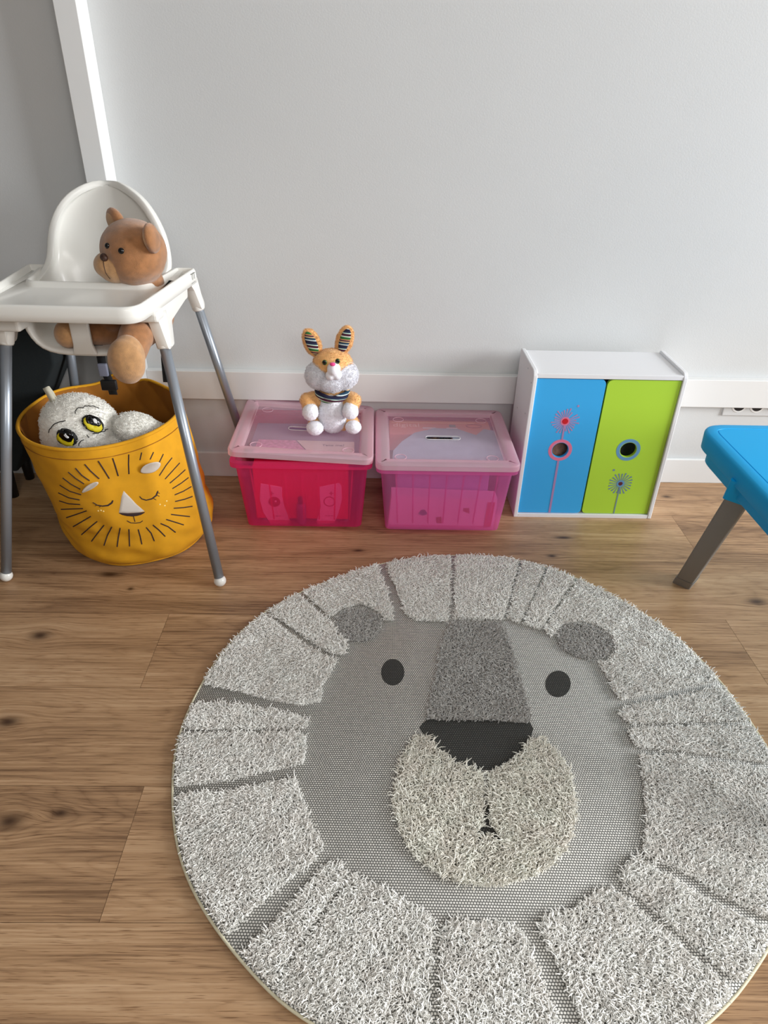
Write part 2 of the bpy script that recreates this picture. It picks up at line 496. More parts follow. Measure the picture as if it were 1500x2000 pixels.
# ------------------------------------------------------------------ room
WY = 2.028
JOINTS = {0: (-.416,), 1: (), 2: (-.495, .892), 3: (), 4: (.936,), 5: (), -1: (.3,)}
def build_floor():
    bm = bmesh.new(); lay = bm.faces.layers.float.new('plank')
    g = 0.00035
    k0 = -13
    for k in range(k0, 6):
        y0 = 0.5775 + 0.2455 * k; y1 = min(y0 + 0.2455, WY + 0.02)
        js = sorted(JOINTS.get(k, (((k * 0.73) % 1.3) - .6,)))
        xs = [-2.0] + [j for j in js] + [2.9]
        full = [xs[0]]
        for a, c in zip(xs, xs[1:]):
            n = max(1, int(round((c - a) / 2.0))) if (c - a) > 2.6 else 1
            full += [a + (c - a) * (i + 1) / n for i in range(n)]
        for i, (a, c) in enumerate(zip(full, full[1:])):
            v = [bm.verts.new((x, y, 0)) for x, y in ((a + g, y0 + g), (c - g, y0 + g), (c - g, y1 - g), (a + g, y1 - g))]
            f = bm.faces.new(v); f[lay] = ((k * 0.377 + i * 0.513) % 1.0)
    v = [bm.verts.new(p) for p in ((-2.0, -2.7, -.0012), (2.9, -2.7, -.0012), (2.9, WY + .02, -.0012), (-2.0, WY + .02, -.0012))]
    f = bm.faces.new(v); f.material_index = 1
    b2 = box(bm, -2.0, 2.9, -2.7, WY + .02, -0.06, -0.002, mi=1)
    o = from_bm('floor', bm, [M_wood, M_gap], smooth=False); tag(o, kind='structure')
build_floor()
def struct(name, dims, m, bevel=0.0):
    o = boxobj(name, dims, m, None, bevel); tag(o, kind='structure'); return o
struct('wall_back', (-2.0, 2.9, WY, WY + .1, -.05, 2.6), M_wall)
struct('wall_left', (-2.1, -1.36, -2.7, WY, -.05, 2.6), mat('dark_low_bounce_wall', (84, 82, 80), .8))  # unseen wall, coloured dark to cut bounce light left of the post
struct('ceiling', (-2.1, 2.9, -2.7, WY + .1, 2.5, 2.6), M_ceil)
struct('baseboard_back', (-2.0, 2.9, WY - .012, WY, 0, .089), M_white, .003)
struct('trim_1', (-.742, -.689, WY - .076, WY, 0, 2.5), M_white, .0015)
struct('trim_2', (-.689, 2.9, WY - .025, WY, .280, .371), M_white, .002)

# socket strip under the rail
so = thing('wall_socket', 'white power socket strip on the wall just under the low rail, above the blue table', 'socket', (1.21, WY, .262))
boxobj('socket_plate', (-.092, .12, -.006, 0, -.0165, .0172), M_wall, so, .002)
for i in range(3):
    x = -.045 + i * .058
    def arc(r, zc, ztop):
        pts = [(r * math.cos(a), zc + r * math.sin(a)) for a in np.linspace(-PI, 0, 17)]
        pts = [(px_, pz_) for px_, pz_ in pts if pz_ < ztop]
        return [(pts[0][0], ztop)] + pts + [(pts[-1][0], ztop)]
    bm, _ = ring_solid(arc(.024, .019, .0165), [(0, 0), (.0005, .0014), (.002, .0014)])
    MS = Matrix.Translation((x, -.006, 0)) @ Matrix.Rotation(PI / 2, 4, 'X')
    bm.transform(MS); w = from_bm('socket_well', bm, M_white, so, False)
    bm, _ = ring_solid(arc(.0185, .019, .0164), [(0, .0013), (.0002, .0018)])
    bm.transform(MS); from_bm('socket_recess', bm, M_black, w, False)

# ------------------------------------------------------------------ dark seat at the left
def dark_seat():
    t = thing('upholstered_seat', 'very dark upholstered seat against the wall, behind the left side of the high chair', 'seat', (-1.25, 1.93, 0))
    bm = bmesh.new()
    prof = [(-1.35, .10), (-1.075, .10), (-1.0, .25), (-.885, .44), (-.882, .56), (-1.35, .56)]
    prof = rounded(prof, [.01, .01, .03, .03, .03, .01], 4)
    ys = (1.845, 2.014)
    R = [[bm.verts.new((x, y, z)) for x, z in prof] for y in ys]
    n = len(prof)
    for i in range(n): bm.faces.new((R[0][i], R[0][(i + 1) % n], R[1][(i + 1) % n], R[1][i]))
    bm.faces.new(R[0][::-1]); bm.faces.new(R[1])
    bmesh.ops.recalc_face_normals(bm, faces=bm.faces[:])
    from_bm('upholstery', bm, M_dark, t, True, True, [BEV(.012, 3)])
    for x in (-1.32, -1.12):
        for y in (1.87, 1.985):
            tube('leg', [(x, y, 0), (x, y, .105)], [.014, .018], M_black, t, 10, True)
dark_seat()

# ------------------------------------------------------------------ rug
def weave(name, light, dark, sx=.0048, sy=.0046):
    m = bpy.data.materials.new(name); m.use_nodes = True
    nt = m.node_tree; N = nt.nodes; L = nt.links; b = N['Principled BSDF']
    tc = N.new('ShaderNodeTexCoord'); mp = N.new('ShaderNodeMapping')
    mp.inputs['Rotation'].default_value = (0, 0, 0.02)
    L.new(tc.outputs['Object'], mp.inputs[0])
    br = N.new('ShaderNodeTexBrick'); br.inputs['Color1'].default_value = (*lin(light), 1)
    br.inputs['Color2'].default_value = (*[v * .82 for v in lin(light)], 1); br.inputs['Mortar'].default_value = (*lin(dark), 1)
    br.inputs['Scale'].default_value = 1.0; br.inputs['Brick Width'].default_value = sx; br.inputs['Row Height'].default_value = sy
    br.inputs['Mortar Size'].default_value = .0009; br.inputs['Mortar Smooth'].default_value = .6
    L.new(mp.outputs[0], br.inputs['Vector'])
    L.new(br.outputs['Color'], b.inputs['Base Color'])
    bp = N.new('ShaderNodeBump'); bp.inputs['Strength'].default_value = .6; bp.inputs['Distance'].default_value = .001; bp.invert = True
    L.new(br.outputs['Fac'], bp.inputs['Height']); L.new(bp.outputs[0], b.inputs['Normal'])
    b.inputs['Roughness'].default_value = .9
    return m
M_weave = weave('grey_white_flatweave', (240, 238, 232), (78, 78, 74))
M_weaved = weave('charcoal_flatweave', (84, 84, 80), (24, 24, 24))
M_pile = mat('ivory_yarn', (253, 250, 244), 0.95, var=0.06, vscale=40)
M_pileg = mat('grey_yarn', (204, 202, 198), 0.95, var=0.22, vscale=160)
M_pilem = mat('cream_yarn', (254, 249, 238), 0.95, var=0.06, vscale=30)
M_pad = mat('pile_base_yarn', (224, 214, 200), 0.95, var=.2, vscale=200)
M_padg = mat('grey_pile_base_yarn', (120, 118, 114), 0.95, var=.2, vscale=200)
M_bind = mat('cream_binding', (222, 216, 188), 0.85)

RC = Vector((.214, .967))
EDGE = [(880, 1084), (1000, 1090), (1100, 1117), (1200, 1166), (1300, 1226), (1400, 1322), (1460, 1403), (1500, 1458), (760, 1097), (640, 1135), (520, 1192), (440, 1265),
        (395, 1335), (362, 1400), (343, 1460), (338, 1550), (343, 1640), (370, 1725), (425, 1815), (500, 1905), (600, 2000), (1440, 1935), (1390, 1998)]
_ea = sorted([(math.atan2((fl(*p, .006).xy - RC).y, (fl(*p, .006).xy - RC).x), (fl(*p, .006).xy - RC).length) for p in EDGE])
_ea += [(-2.0, .596), (-1.7, .594), (-1.4, .594), (-1.1, .593), (-.3, .594), (-.15, .594)]
_ea.sort()
_A = np.array([a for a, r in _ea] + [_ea[0][0] + 2 * PI]); _R = np.array([r for a, r in _ea] + [_ea[0][1]])
def rug_r(a):
    a = (np.asarray(a) - _A[0]) % (2 * PI) + _A[0]
    return np.interp(a, _A, _R)
_tt = np.linspace(-PI, PI, 181)[:-1]
_rs = rug_r(_tt); _rs = sum(np.roll(_rs, k) for k in range(-3, 4)) / 7
def rug_rad(a): return np.interp((np.asarray(a) + PI) % (2 * PI) - PI, np.append(_tt, PI), np.append(_rs, _rs[0]))

PATCH = {
 'A': [(756, 1102), (777, 1160), (792, 1199), (812, 1211), (877, 1212), (882, 1092), (880, 1060), (740, 1070)],
 'B': [(890, 1092), (886, 1210), (983, 1208), (1012, 1104), (1016, 1070), (890, 1060)],
 'C': [(1018, 1104), (990, 1206), (1014, 1218), (1060, 1122), (1066, 1095), (1020, 1085)],
 'D': [(1066, 1120), (1020, 1218), (1056, 1229), (1118, 1136), (1130, 1110), (1070, 1095)],
 'E': [(1126, 1137), (1062, 1228), (1076, 1246), (1084, 1234), (1102, 1216), (1132, 1211), (1167, 1219), (1194, 1242), (1202, 1268), (1188, 1290), (1168, 1292), (1174, 1300), (1190, 1328), (1200, 1350), (1214, 1366), (1400, 1328), (1450, 1300), (1300, 1180), (1140, 1105)],
 'F': [(1416, 1340), (1330, 1358), (1240, 1376), (1212, 1384), (1210, 1394), (1228, 1412), (1300, 1411), (1462, 1407), (1500, 1400), (1430, 1330)],
 'G': [(1232, 1420), (1224, 1428), (1240, 1455), (1256, 1460), (1330, 1466), (1500, 1490), (1560, 1490), (1500, 1410), (1464, 1415)],
 'H': [(1250, 1472), (1251, 1500), (1256, 1540), (1262, 1600), (1254, 1655), (1262, 1672), (1300, 1688), (1345, 1708), (1400, 1744), (1500, 1794), (1620, 1840), (1620, 1520), (1500, 1500), (1330, 1476)],
 'I': [(1240, 1668), (1208, 1712), (1214, 1726), (1282, 1783), (1352, 1848), (1430, 1910), (1500, 1960), (1600, 1870), (1496, 1812), (1396, 1762), (1298, 1704)],
 'J': [(1052, 1798), (1058, 1828), (1078, 1860), (1094, 1900), (1120, 1960), (1134, 2010), (1160, 2090), (1320, 2090), (1460, 1980), (1420, 1922), (1344, 1858), (1272, 1796), (1200, 1734), (1172, 1734), (1148, 1750), (1124, 1774), (1080, 1784)],
 'K': [(858, 1814), (860, 1900), (856, 2000), (856, 2090), (1126, 2090), (1096, 2010), (1064, 1920), (1036, 1852), (1022, 1816), (1006, 1806), (960, 1798), (930, 1797), (882, 1788)],
 'L': [(652, 1758), (684, 1706), (714, 1720), (770, 1744), (810, 1768), (844, 1788), (846, 1812), (842, 1900), (837, 2000), (835, 2090), (480, 2090), (470, 1980), (552, 1907), (600, 1832)],
 'M': [(670, 1678), (632, 1688), (612, 1712), (556, 1772), (512, 1820), (480, 1852), (440, 1880), (500, 1960), (548, 1902), (596, 1826), (648, 1752), (678, 1706)],
 'N': [(354, 1548), (450, 1544), (528, 1526), (576, 1518), (590, 1552), (606, 1600), (634, 1646), (618, 1678), (554, 1726), (498, 1772), (456, 1812), (410, 1850), (320, 1700), (320, 1560)],
 'O': [(340, 1430), (406, 1430), (490, 1429), (570, 1427), (600, 1433), (594, 1490), (530, 1504), (430, 1526), (354, 1534), (320, 1540), (320, 1440)],
 'P': [(380, 1373), (430, 1369), (490, 1377), (570, 1393), (604, 1404), (598, 1421), (490, 1424), (354, 1423), (330, 1420), (350, 1370)],
 'Q': [(398, 1335), (450, 1345), (530, 1367), (590, 1377), (626, 1369), (630, 1340), (650, 1308), (662, 1284), (634, 1279), (590, 1254), (554, 1226), (520, 1200), (500, 1180), (360, 1320)],
 'R': [(524, 1194), (560, 1218), (610, 1254), (650, 1277), (674, 1277), (680, 1256), (662, 1240), (652, 1218), (636, 1206), (608, 1180), (584, 1158), (570, 1140), (505, 1170)],
 'S': [(590, 1154), (614, 1176), (642, 1202), (654, 1200), (668, 1188), (704, 1178), (738, 1192), (752, 1210), (770, 1210), (764, 1178), (752, 1144), (740, 1104), (736, 1075), (575, 1125)],
}
def px_ellipse(cx, cy, rx, ry, tilt=0, n=28):
    t = math.radians(tilt); out = []
    for k in range(n):
        a = 2 * PI * k / n; x, y = rx * math.cos(a), ry * math.sin(a)
        out.append((cx + x * math.cos(t) - y * math.sin(t), cy + x * math.sin(t) + y * math.cos(t)))
    return out
def smooth_loop(pts, it=1):
    for _ in range(it):
        out = []
        for i in range(len(pts)):
            a, b = pts[i], pts[(i + 1) % len(pts)]
            out += [(a[0] * .75 + b[0] * .25, a[1] * .75 + b[1] * .25), (a[0] * .25 + b[0] * .75, a[1] * .25 + b[1] * .75)]
        pts = out
    return pts
def in_poly(P, poly):
    x, y = P[:, 0], P[:, 1]; ins = np.zeros(len(P), bool); n = len(poly); j = n - 1
    for i in range(n):
        xi, yi = poly[i]; xj, yj = poly[j]
        c = ((yi > y) != (yj > y)) & (x < (xj - xi) * (y - yi) / (yj - yi + 1e-12) + xi)
        ins ^= c; j = i
    return ins
def seg_dist(P, a, b):
    a, b = np.array(a), np.array(b); d = b - a
    t = np.clip(((P - a) @ d) / (d @ d), 0, 1)
    return np.linalg.norm(P - (a + t[:, None] * d), axis=1)
def clean_clip(poly, margin):
    """keep an outline inside the rug's edge"""
    out = []
    dense = []
    for i in range(len(poly)):
        a, b = Vector(poly[i]), Vector(poly[(i + 1) % len(poly)])
        n = max(1, int((b - a).length / .02))
        dense += [tuple(a.lerp(b, k / n)) for k in range(n)]
    for p in dense:
        v = Vector(p) - RC; r = v.length; R = float(rug_rad(math.atan2(v.y, v.x))) - margin
        if r > R: v = v * (R / r)
        q = (RC.x + v.x, RC.y + v.y)
        if not out or (Vector(q) - Vector(out[-1])).length > .0025: out.append(q)
    return out
ZB = .0045
def pile_patch(name, root, poly_px, m, mpad, L=.0122, rad=.00118, spacing=.0024, seed=0, slits=(), zlook=.010, label=None, margin=.006):
    poly = [tuple(fl(*p, zlook).xy) for p in poly_px]
    a = sum(poly[i - 1][0] * poly[i][1] - poly[i][0] * poly[i - 1][1] for i in range(len(poly)))
    if a < 0: poly = poly[::-1]
    poly_raw = [tuple(p) for p in poly]
    poly = clean_clip(poly, margin)
    A = np.array(poly); lo, hi = A.min(0), A.max(0)
    rng = np.random.default_rng(seed)
    gx, gy = np.meshgrid(np.arange(lo[0], hi[0], spacing), np.arange(lo[1], hi[1], spacing))
    P = np.c_[gx.ravel(), gy.ravel()] + rng.uniform(-.5, .5, (gx.size, 2)) * spacing
    P = P[in_poly(P, poly)]
    if margin and name == 'mane_section':
        md = np.min([seg_dist(P, poly_raw[i - 1], poly_raw[i]) for i in range(len(poly_raw))], axis=0)
        P = P[md > .0014]
    for s0, s1, w in slits:
        P = P[seg_dist(P, fl(*s0, zlook).xy, fl(*s1, zlook).xy) > w]
    # leave the strip nearest the camera-visible frame only where it can be seen
    N = len(P)
    hgt = 1 + .18 * np.sin(P[:, 0] * 61 + seed) * np.cos(P[:, 1] * 53 + seed * 2)
    P3 = np.c_[P, np.full(N, ZB + .001)]
    lean = np.tile(np.array([[0., 0., 1.]]), (N, 1))
    flow = np.c_[np.sin(P[:, 1] * 23 + seed), np.cos(P[:, 0] * 19 + seed * 1.7), np.zeros(N)] * .22
    nn = lean + flow; nn /= np.linalg.norm(nn, axis=1)[:, None]
    V, Q = strands(P3, nn, L * hgt, rad * rng.uniform(.8, 1.25, (N, 1, 1)), 1.0, rng)
    V[:, 2] = np.maximum(V[:, 2], ZB)
    nv = len(V)
    padbm = bmesh.new()
    if name != 'mane_section' and not slits:
        padbm, _ = ring_solid(poly, [(0, ZB - .002), (0.001, ZB + .0012)], True, True, padbm)
    me = np_mesh(name, V, Q)
    bm = bmesh.new(); bm.from_mesh(me)
    for f in bm.faces: f.material_index = 0
    tmp = bpy.data.meshes.new('tmp'); padbm.to_mesh(tmp); padbm.free()
    k = len(bm.faces); bm.from_mesh(tmp); bm.faces.ensure_lookup_table()
    for i in range(k, len(bm.faces)): bm.faces[i].material_index = 1
    bm.to_mesh(me); bm.free(); bpy.data.meshes.remove(tmp)
    o = from_me(name, me, [m, mpad], root, True, True)
    if label: o['label'] = label
    return o
def build_rug():
    root = thing('round_rug', 'round rug with a shaggy ivory lion mane and a grey flat woven lion face', 'rug', (RC.x, RC.y, 0))
    out = [(RC.x + float(rug_rad(t)) * math.cos(t), RC.y + float(rug_rad(t)) * math.sin(t)) for t in np.linspace(-PI, PI, 181)[:-1]]
    bm, _ = ring_solid(out, [(.002, .0004), (0, .002), (.002, ZB)], True, True)
    from_bm('woven_backing', bm, M_weave, root, True, True)
    tube('edge_binding', [(x, y, .0032) for x, y in out], .0024, M_bind, root, 8, True, True)
    for i, (k, poly) in enumerate(PATCH.items()):
        pile_patch('mane_section', root, poly, M_pile, M_pad, seed=i + 1)
    pile_patch('ear', root, px_ellipse(700, 1218, 46, 33), M_pileg, M_padg, .009, .0008, .0024, 31)
    pile_patch('ear', root, px_ellipse(1141, 1251, 56, 33, 16), M_pileg, M_padg, .009, .0008, .0024, 32)
    pile_patch('nose_bridge', root, [(878, 1212), (983, 1213), (1000, 1260), (1020, 1330), (1040, 1396), (1030, 1410), (960, 1404), (890, 1404), (832, 1402), (845, 1340), (862, 1260)], M_pileg, M_padg, .012, .0008, .0024, 33)
    muz = smooth_loop([(822, 1424), (788, 1466), (764, 1550), (774, 1612), (802, 1664), (850, 1704), (920, 1730), (1000, 1728), (1070, 1700), (1112, 1650), (1128, 1580), (1115, 1505), (1072, 1448), (1046, 1436), (1012, 1480), (956, 1512), (944, 1514), (872, 1480)], 1)
    pile_patch('muzzle', root, muz, M_pilem, M_pad, .0155, .00118, .0027, 34,
               slits=(((948, 1500), (951, 1625), .0054), ((951, 1612), (934, 1636), .0065), ((951, 1612), (970, 1634), .0065)))
    def flat(name, poly_px, label=None, z=ZB):
        poly = [tuple(fl(*p, ZB).xy) for p in poly_px]
        a = sum(poly[i - 1][0] * poly[i][1] - poly[i][0] * poly[i - 1][1] for i in range(len(poly)))
        if a < 0: poly = poly[::-1]
        bm, _ = ring_solid(poly, [(0, z - .001), (.0004, z + .0006)])
        o = from_bm(name, bm, M_weaved, root, False, True)
        if label: o['label'] = label
    flat('eye', px_ellipse(767, 1313, 23, 26, 0)); flat('eye', px_ellipse(1090, 1336, 25, 26, 15))
    flat('nose', smooth_loop([(815, 1424), (828, 1410), (846, 1396), (950, 1396), (1030, 1402), (1046, 1430), (1010, 1478), (945, 1512), (868, 1480)], 1))
    flat('mouth_line', [(947, 1570), (955, 1570), (958, 1604), (985, 1640), (975, 1650), (951, 1632), (930, 1650), (915, 1644), (944, 1604)])
build_rug()

# ------------------------------------------------------------------ cabinet
def build_cabinet():
    X0, X1, YF, YB = .438, .864, 1.785, 1.985
    t = thing('toy_cabinet', 'small white cabinet with one blue and one green door standing against the wall', 'cabinet', ((X0 + X1) / 2, YF, 0))
    for x in (X0, X1 - .012):
        prof = rounded([(YF, 0), (YB, 0), (YB, .469), (YF, .469)], [0, 0, .01, .022], 5)
        bm = bmesh.new()
        R = [[bm.verts.new((xx, y, z)) for y, z in prof] for xx in (x, x + .012)]
        n = len(prof)
        for i in range(n): bm.faces.new((R[0][i], R[0][(i + 1) % n], R[1][(i + 1) % n], R[1][i]))
        bm.faces.new(R[0][::-1]); bm.faces.new(R[1]); bmesh.ops.recalc_face_normals(bm, faces=bm.faces[:])
        p = from_bm('side_panel', bm, M_cab, t, False, True, [BEV(.0025, 3)])
        if x == X0:
            for y, z in ((1.86, .45), (1.80, .43), (1.82, .33), (1.93, .30)):
                tube('screw_cap', [(x - .0004, y, z), (x + .001, y, z)], .0022, M_steel, p, 10, True)
    boxobj('top_board', (X0 + .012, X1 - .012, YF + .003, YB, .448, .461), M_cab, t, .001, world=True)
    boxobj('bottom_board', (X0 + .012, X1 - .012, YF + .001, YB, .0, .0125), M_cab, t, .001, world=True)
    boxobj('back_panel', (X0 + .012, X1 - .012, YB - .005, YB - .001, .012, .448), M_cab, t, 0, world=True)
    MD = Matrix.Translation((0, YF + .003, 0)) @ Matrix.Rotation(PI / 2, 4, 'X')   # (x,z)->world plane, local +z = -y
    Y = YF + .003
    for nm, x0, x1, hc, hr, ring, m, rr in (('L', .451, .6435, (.548, .2285), .0235, .0345, M_dblue, [.0, .014, .018, .0]), ('R', .6475, .8512, (.747, .2325), .0235, .0350, M_dgreen, [.014, 0, 0, .018])):
        outl = rounded([(x0, .0145), (x1, .0145), (x1, .4455), (x0, .4455)], rr, 6)
        hole = circ(hr, 40, *hc)
        bm = plate_hole(outl, [hole], -.003 - .01, -.003)
        bm.transform(MD); bmesh.ops.recalc_face_normals(bm, faces=bm.faces[:])
        d = from_bm('door', bm, m, t, False, True, [BEV(.0015, 2)])
        d['label'] = 'blue door' if nm == 'L' else 'green door'
        # printed ring
        bm = plate_hole(circ(ring, 48, *hc), [circ(hr + .0015, 48, *hc)], -.0031, -.0026)
        bm.transform(MD); bmesh.ops.recalc_face_normals(bm, faces=bm.faces[:])
        from_bm('hole_ring', bm, M_pinkprint if nm == 'L' else M_blueprint, d, False, True)
        # printed dandelion
        bm = bmesh.new()
        c = (.548, .320) if nm == 'L' else (.747, .120)
        R0, R1 = (.013, .037) if nm == 'L' else (.0115, .034)
        nr = 26 if nm == 'L' else 21
        for k in range(nr):
            a = 2 * PI * k / nr + .1
            if nm == 'L' and .7 < a % (2 * PI) < 1.0: continue
            r1 = R1 * (.92 + .14 * ((k * 7) % 5) / 4)
            if nm == 'L': r1 = R1 * (.80 + .25 * ((k * 3) % 4) / 3)
            w0, w1 = (.0011, .0018)
            u = Vector((math.cos(a), math.sin(a))); s = Vector((-u.y, u.x)); C_ = Vector(c)
            q = [C_ + u * R0 - s * w0, C_ + u * r1 - s * w1, C_ + u * r1 + s * w1, C_ + u * R0 + s * w0]
            bm.faces.new([bm.verts.new((p.x, p.y, -.0026)) for p in q])
            tip = C_ + u * r1
            bm.faces.new([bm.verts.new((tip.x + .0026 * math.cos(b), tip.y + .0026 * math.sin(b), -.00255)) for b in np.linspace(0, 2 * PI, 9)[:-1]])
        e = aty(1130.7, 794.7, YF) if nm == 'L' else aty(1200, 920, YF)
        bm.faces.new([bm.verts.new((e.x + .0035 * math.cos(b), e.z + .0035 * math.sin(b), -.00255)) for b in np.linspace(0, 2 * PI, 13)[:-1]])
        def strip(x, z0, z1, w):
            bm.faces.new([bm.verts.new(p) for p in ((x - w, z0, -.0022), (x + w, z0, -.0022), (x + w, z1, -.0022), (x - w, z1, -.0022))])
        if nm == 'L':
            strip(c[0], hc[1] + ring, c[1] - R0, .0028); strip(c[0], .0145, hc[1] - ring, .0032)
        else: strip(c[0], .0145, c[1] - R0, .0017)
        bmesh.ops.recalc_face_normals(bm, faces=bm.faces[:])
        bm.transform(MD)
        for f in bm.faces:
            f.normal_update()
            if f.normal.y > 0: f.normal_flip()
        from_bm('printed_flower', bm, M_pinkprint2 if nm == 'L' else M_blueprint2, d, False, True)
        bm, _ = ring_solid(circ(R0, 28, *c), [(0, -.0028), (0, -.0024)]); bm.transform(MD)
        from_bm('flower_ring', bm, M_pinkprint if nm == 'L' else M_blueprint, d, False, True)
        bm, _ = ring_solid(circ(.0085 if nm == 'L' else .0062, 28, *c), [(0, -.0024), (0, -.0020)]); bm.transform(MD)
        from_bm('flower_eye', bm, M_redprint if nm == 'L' else mat('dark_red_print', (92, 30, 44), .5), d, False, True)
    # something in a box seen through the blue door's round opening
    g = thing('picture_book', 'picture book seen through the round hole of the blue cabinet door', 'book', (.548, 1.845, .0127))
    M1 = Matrix.Translation((.548, 1.825, .020)) @ Matrix.Rotation(math.radians(9), 4, 'Y') @ Matrix.Rotation(math.radians(-8), 4, 'X')
    bm = bmesh.new(); box(bm, -.075, .075, -.004, .0, .0, .205, M=M1)
    from_bm('cover', bm, mat('book_cover_beige', (196, 150, 130), .5, var=.4, vscale=60), g, False, True)
    bm = bmesh.new(); box(bm, -.073, .073, .0, .012, .002, .203, M=M1)
    from_bm('pages', bm, mat('book_pages', (225, 220, 212), .8), g, False, True)
build_cabinet()

# ------------------------------------------------------------------ blue table
def build_table():
    x0, x1, y0, y1, ZT = .800, 1.42, .62, 1.545, .43
    cx, cy = (x0 + x1) / 2, (y0 + y1) / 2; hx, hy = (x1 - x0) / 2, (y1 - y0) / 2
    t = thing('play_table', 'bright blue plastic play table with grey splayed legs at the right edge', 'table', (cx, cy, 0))
    o = rounded(rect(hx, hy), .065, 10)
    bm, _ = ring_solid(o, [(.014, ZT - .047), (.003, ZT - .047), (.0015, ZT - .045), (0, ZT - .010), (.001, ZT - .005), (.003, ZT - .002), (.007, ZT), (.028, ZT), (.029, ZT - .0015), (.030, ZT - .0015), (.031, ZT)], True, True)
    from_bm('table_top', bm, M_tblue, t, 40)
    o2 = rounded(rect(hx - .018, hy - .018), .05, 8)
    bm, _ = ring_solid(o2, [(.02, ZT - .085), (.004, ZT - .085), (0, ZT - .08), (0, ZT - .046)], True, True)
    from_bm('apron', bm, M_tblue, t, 40)
    for sx, sy in ((-1, 1), (-1, -1), (1, 1), (1, -1)):
        # leg axis: foot under the corner, top further in along the length
        foot = Vector((sx * (hx - .047), sy * (hy - .077), 0)); top = Vector((sx * (hx - .044), sy * (hy - .205), .36))
        def prism(p0, p1, a, b, a1=None, b1=None):
            bm = bmesh.new()
            t0 = Vector((-sx * .70, sy * .714, 0)).normalized() * 1.0
            e1 = Vector((.735 * sx * -1, -.678 * sy * -1, 0)); e1 = Vector((-sx * .735, -sy * -.678, 0)) if False else Vector((sx * .735, sy * .678, 0))
            e2 = Vector((-sx * .678, sy * .735, 0))
            # e2 along the outward face, e1 towards the outside corner
            R = []
            for p, aa, bb in ((p0, a, b), (p1, a1 or a, b1 or b)):
                R.append([bm.verts.new(p + e1 * u * aa + e2 * v * bb) for u, v in rounded([(-1, -1), (1, -1), (1, 1), (-1, 1)], .25, 4)])
            n = len(R[0])
            for i in range(n): bm.faces.new((R[0][i], R[0][(i + 1) % n], R[1][(i + 1) % n], R[1][i]))
            bm.faces.new(R[0][::-1]); bm.faces.new(R[1]); bmesh.ops.recalc_face_normals(bm, faces=bm.faces[:])
            return bm
        lg = from_bm('leg', prism(foot.lerp(top, .06), top, .022, .025, .025, .028), M_tgrey, t, 50)
        from_bm('foot_cap', prism(foot, foot.lerp(top, .07), .0235, .0265), M_tgrey, lg, 50)
        from_bm('leg_socket', prism(foot.lerp(top, .93), foot.lerp(top, 1.1), .029, .033, .034, .042), M_tblue, t, 50)
build_table()

# ------------------------------------------------------------------ storage bins
def bin_(name_label, cx, yb0, bx, by, tx, ty, H, mb, group, tilt=0.0, lidx=None):
    t = thing('storage_bin', name_label, 'storage box', (cx, yb0, 0), 0, group)
    z0 = .014
    bm = bmesh.new()
    rings = []
    def sec(hx, hy, z, r=.02): return [(x, y, z) for x, y in rounded(rect(hx, hy), r, 5)]
    levels = [(.0, z0), (.02, z0), (.3, z0 + (H - z0) * .3), (.6, z0 + (H - z0) * .6), (.93, H - .018), (1.0, H - .018)]
    th = .0022
    L = []
    L.append(sec(bx - .01, by - .01, z0)); L.append(sec(bx, by, z0 + .006))
    for f in (.33, .66, .94):
        L.append(sec(bx + (tx - .012 - bx) * f, by + (ty - .012 - by) * f, z0 + (H - z0) * f))
    L.append(sec(tx - .010, ty - .010, H - .016, .022)); L.append(sec(tx, ty, H - .015, .026)); L.append(sec(tx, ty, H, .026)); L.append(sec(tx - .014, ty - .014, H, .02))
    for s in L: rings.append([bm.verts.new(p) for p in s])
    n = len(rings[0])
    for A, B in zip(rings, rings[1:]):
        for i in range(n): bm.faces.new((A[i], A[(i + 1) % n], B[(i + 1) % n], B[i]))
    bm.faces.new(rings[0][::-1])
    c = from_bm('container', bm, mb, t, 35)
    # moulded ribs on the front wall
    bm = bmesh.new()
    for k in range(7):
        x = -bx * .78 + k * bx * .26
        za, zb = z0 + .03, H - .02
        fy = lambda z: -(by + (ty - .012 - by) * (z - z0) / (H - z0)) + .0032
        fx = lambda z: x * (1 + .10 * (z - z0) / (H - z0))
        tube_bm(bm, [(fx(z), fy(z), z) for z in (za, (za + zb) / 2, zb)], .0022, 6)
    from_bm('rib', bm, mb, c, True)['kind'] = 'stuff'
    for sx in (-1, 1):
        for sy in (-1, 1):
            bmw = bmesh.new()
            x, y = sx * (bx - .045), sy * (by - .045)
            tube_bm(bmw, [(x - .006, y, .009), (x + .006, y, .009)], .009, 16)
            from_bm('caster', bmw, M_tgrey, t, True, mods=[BEV(.001)])
    return t
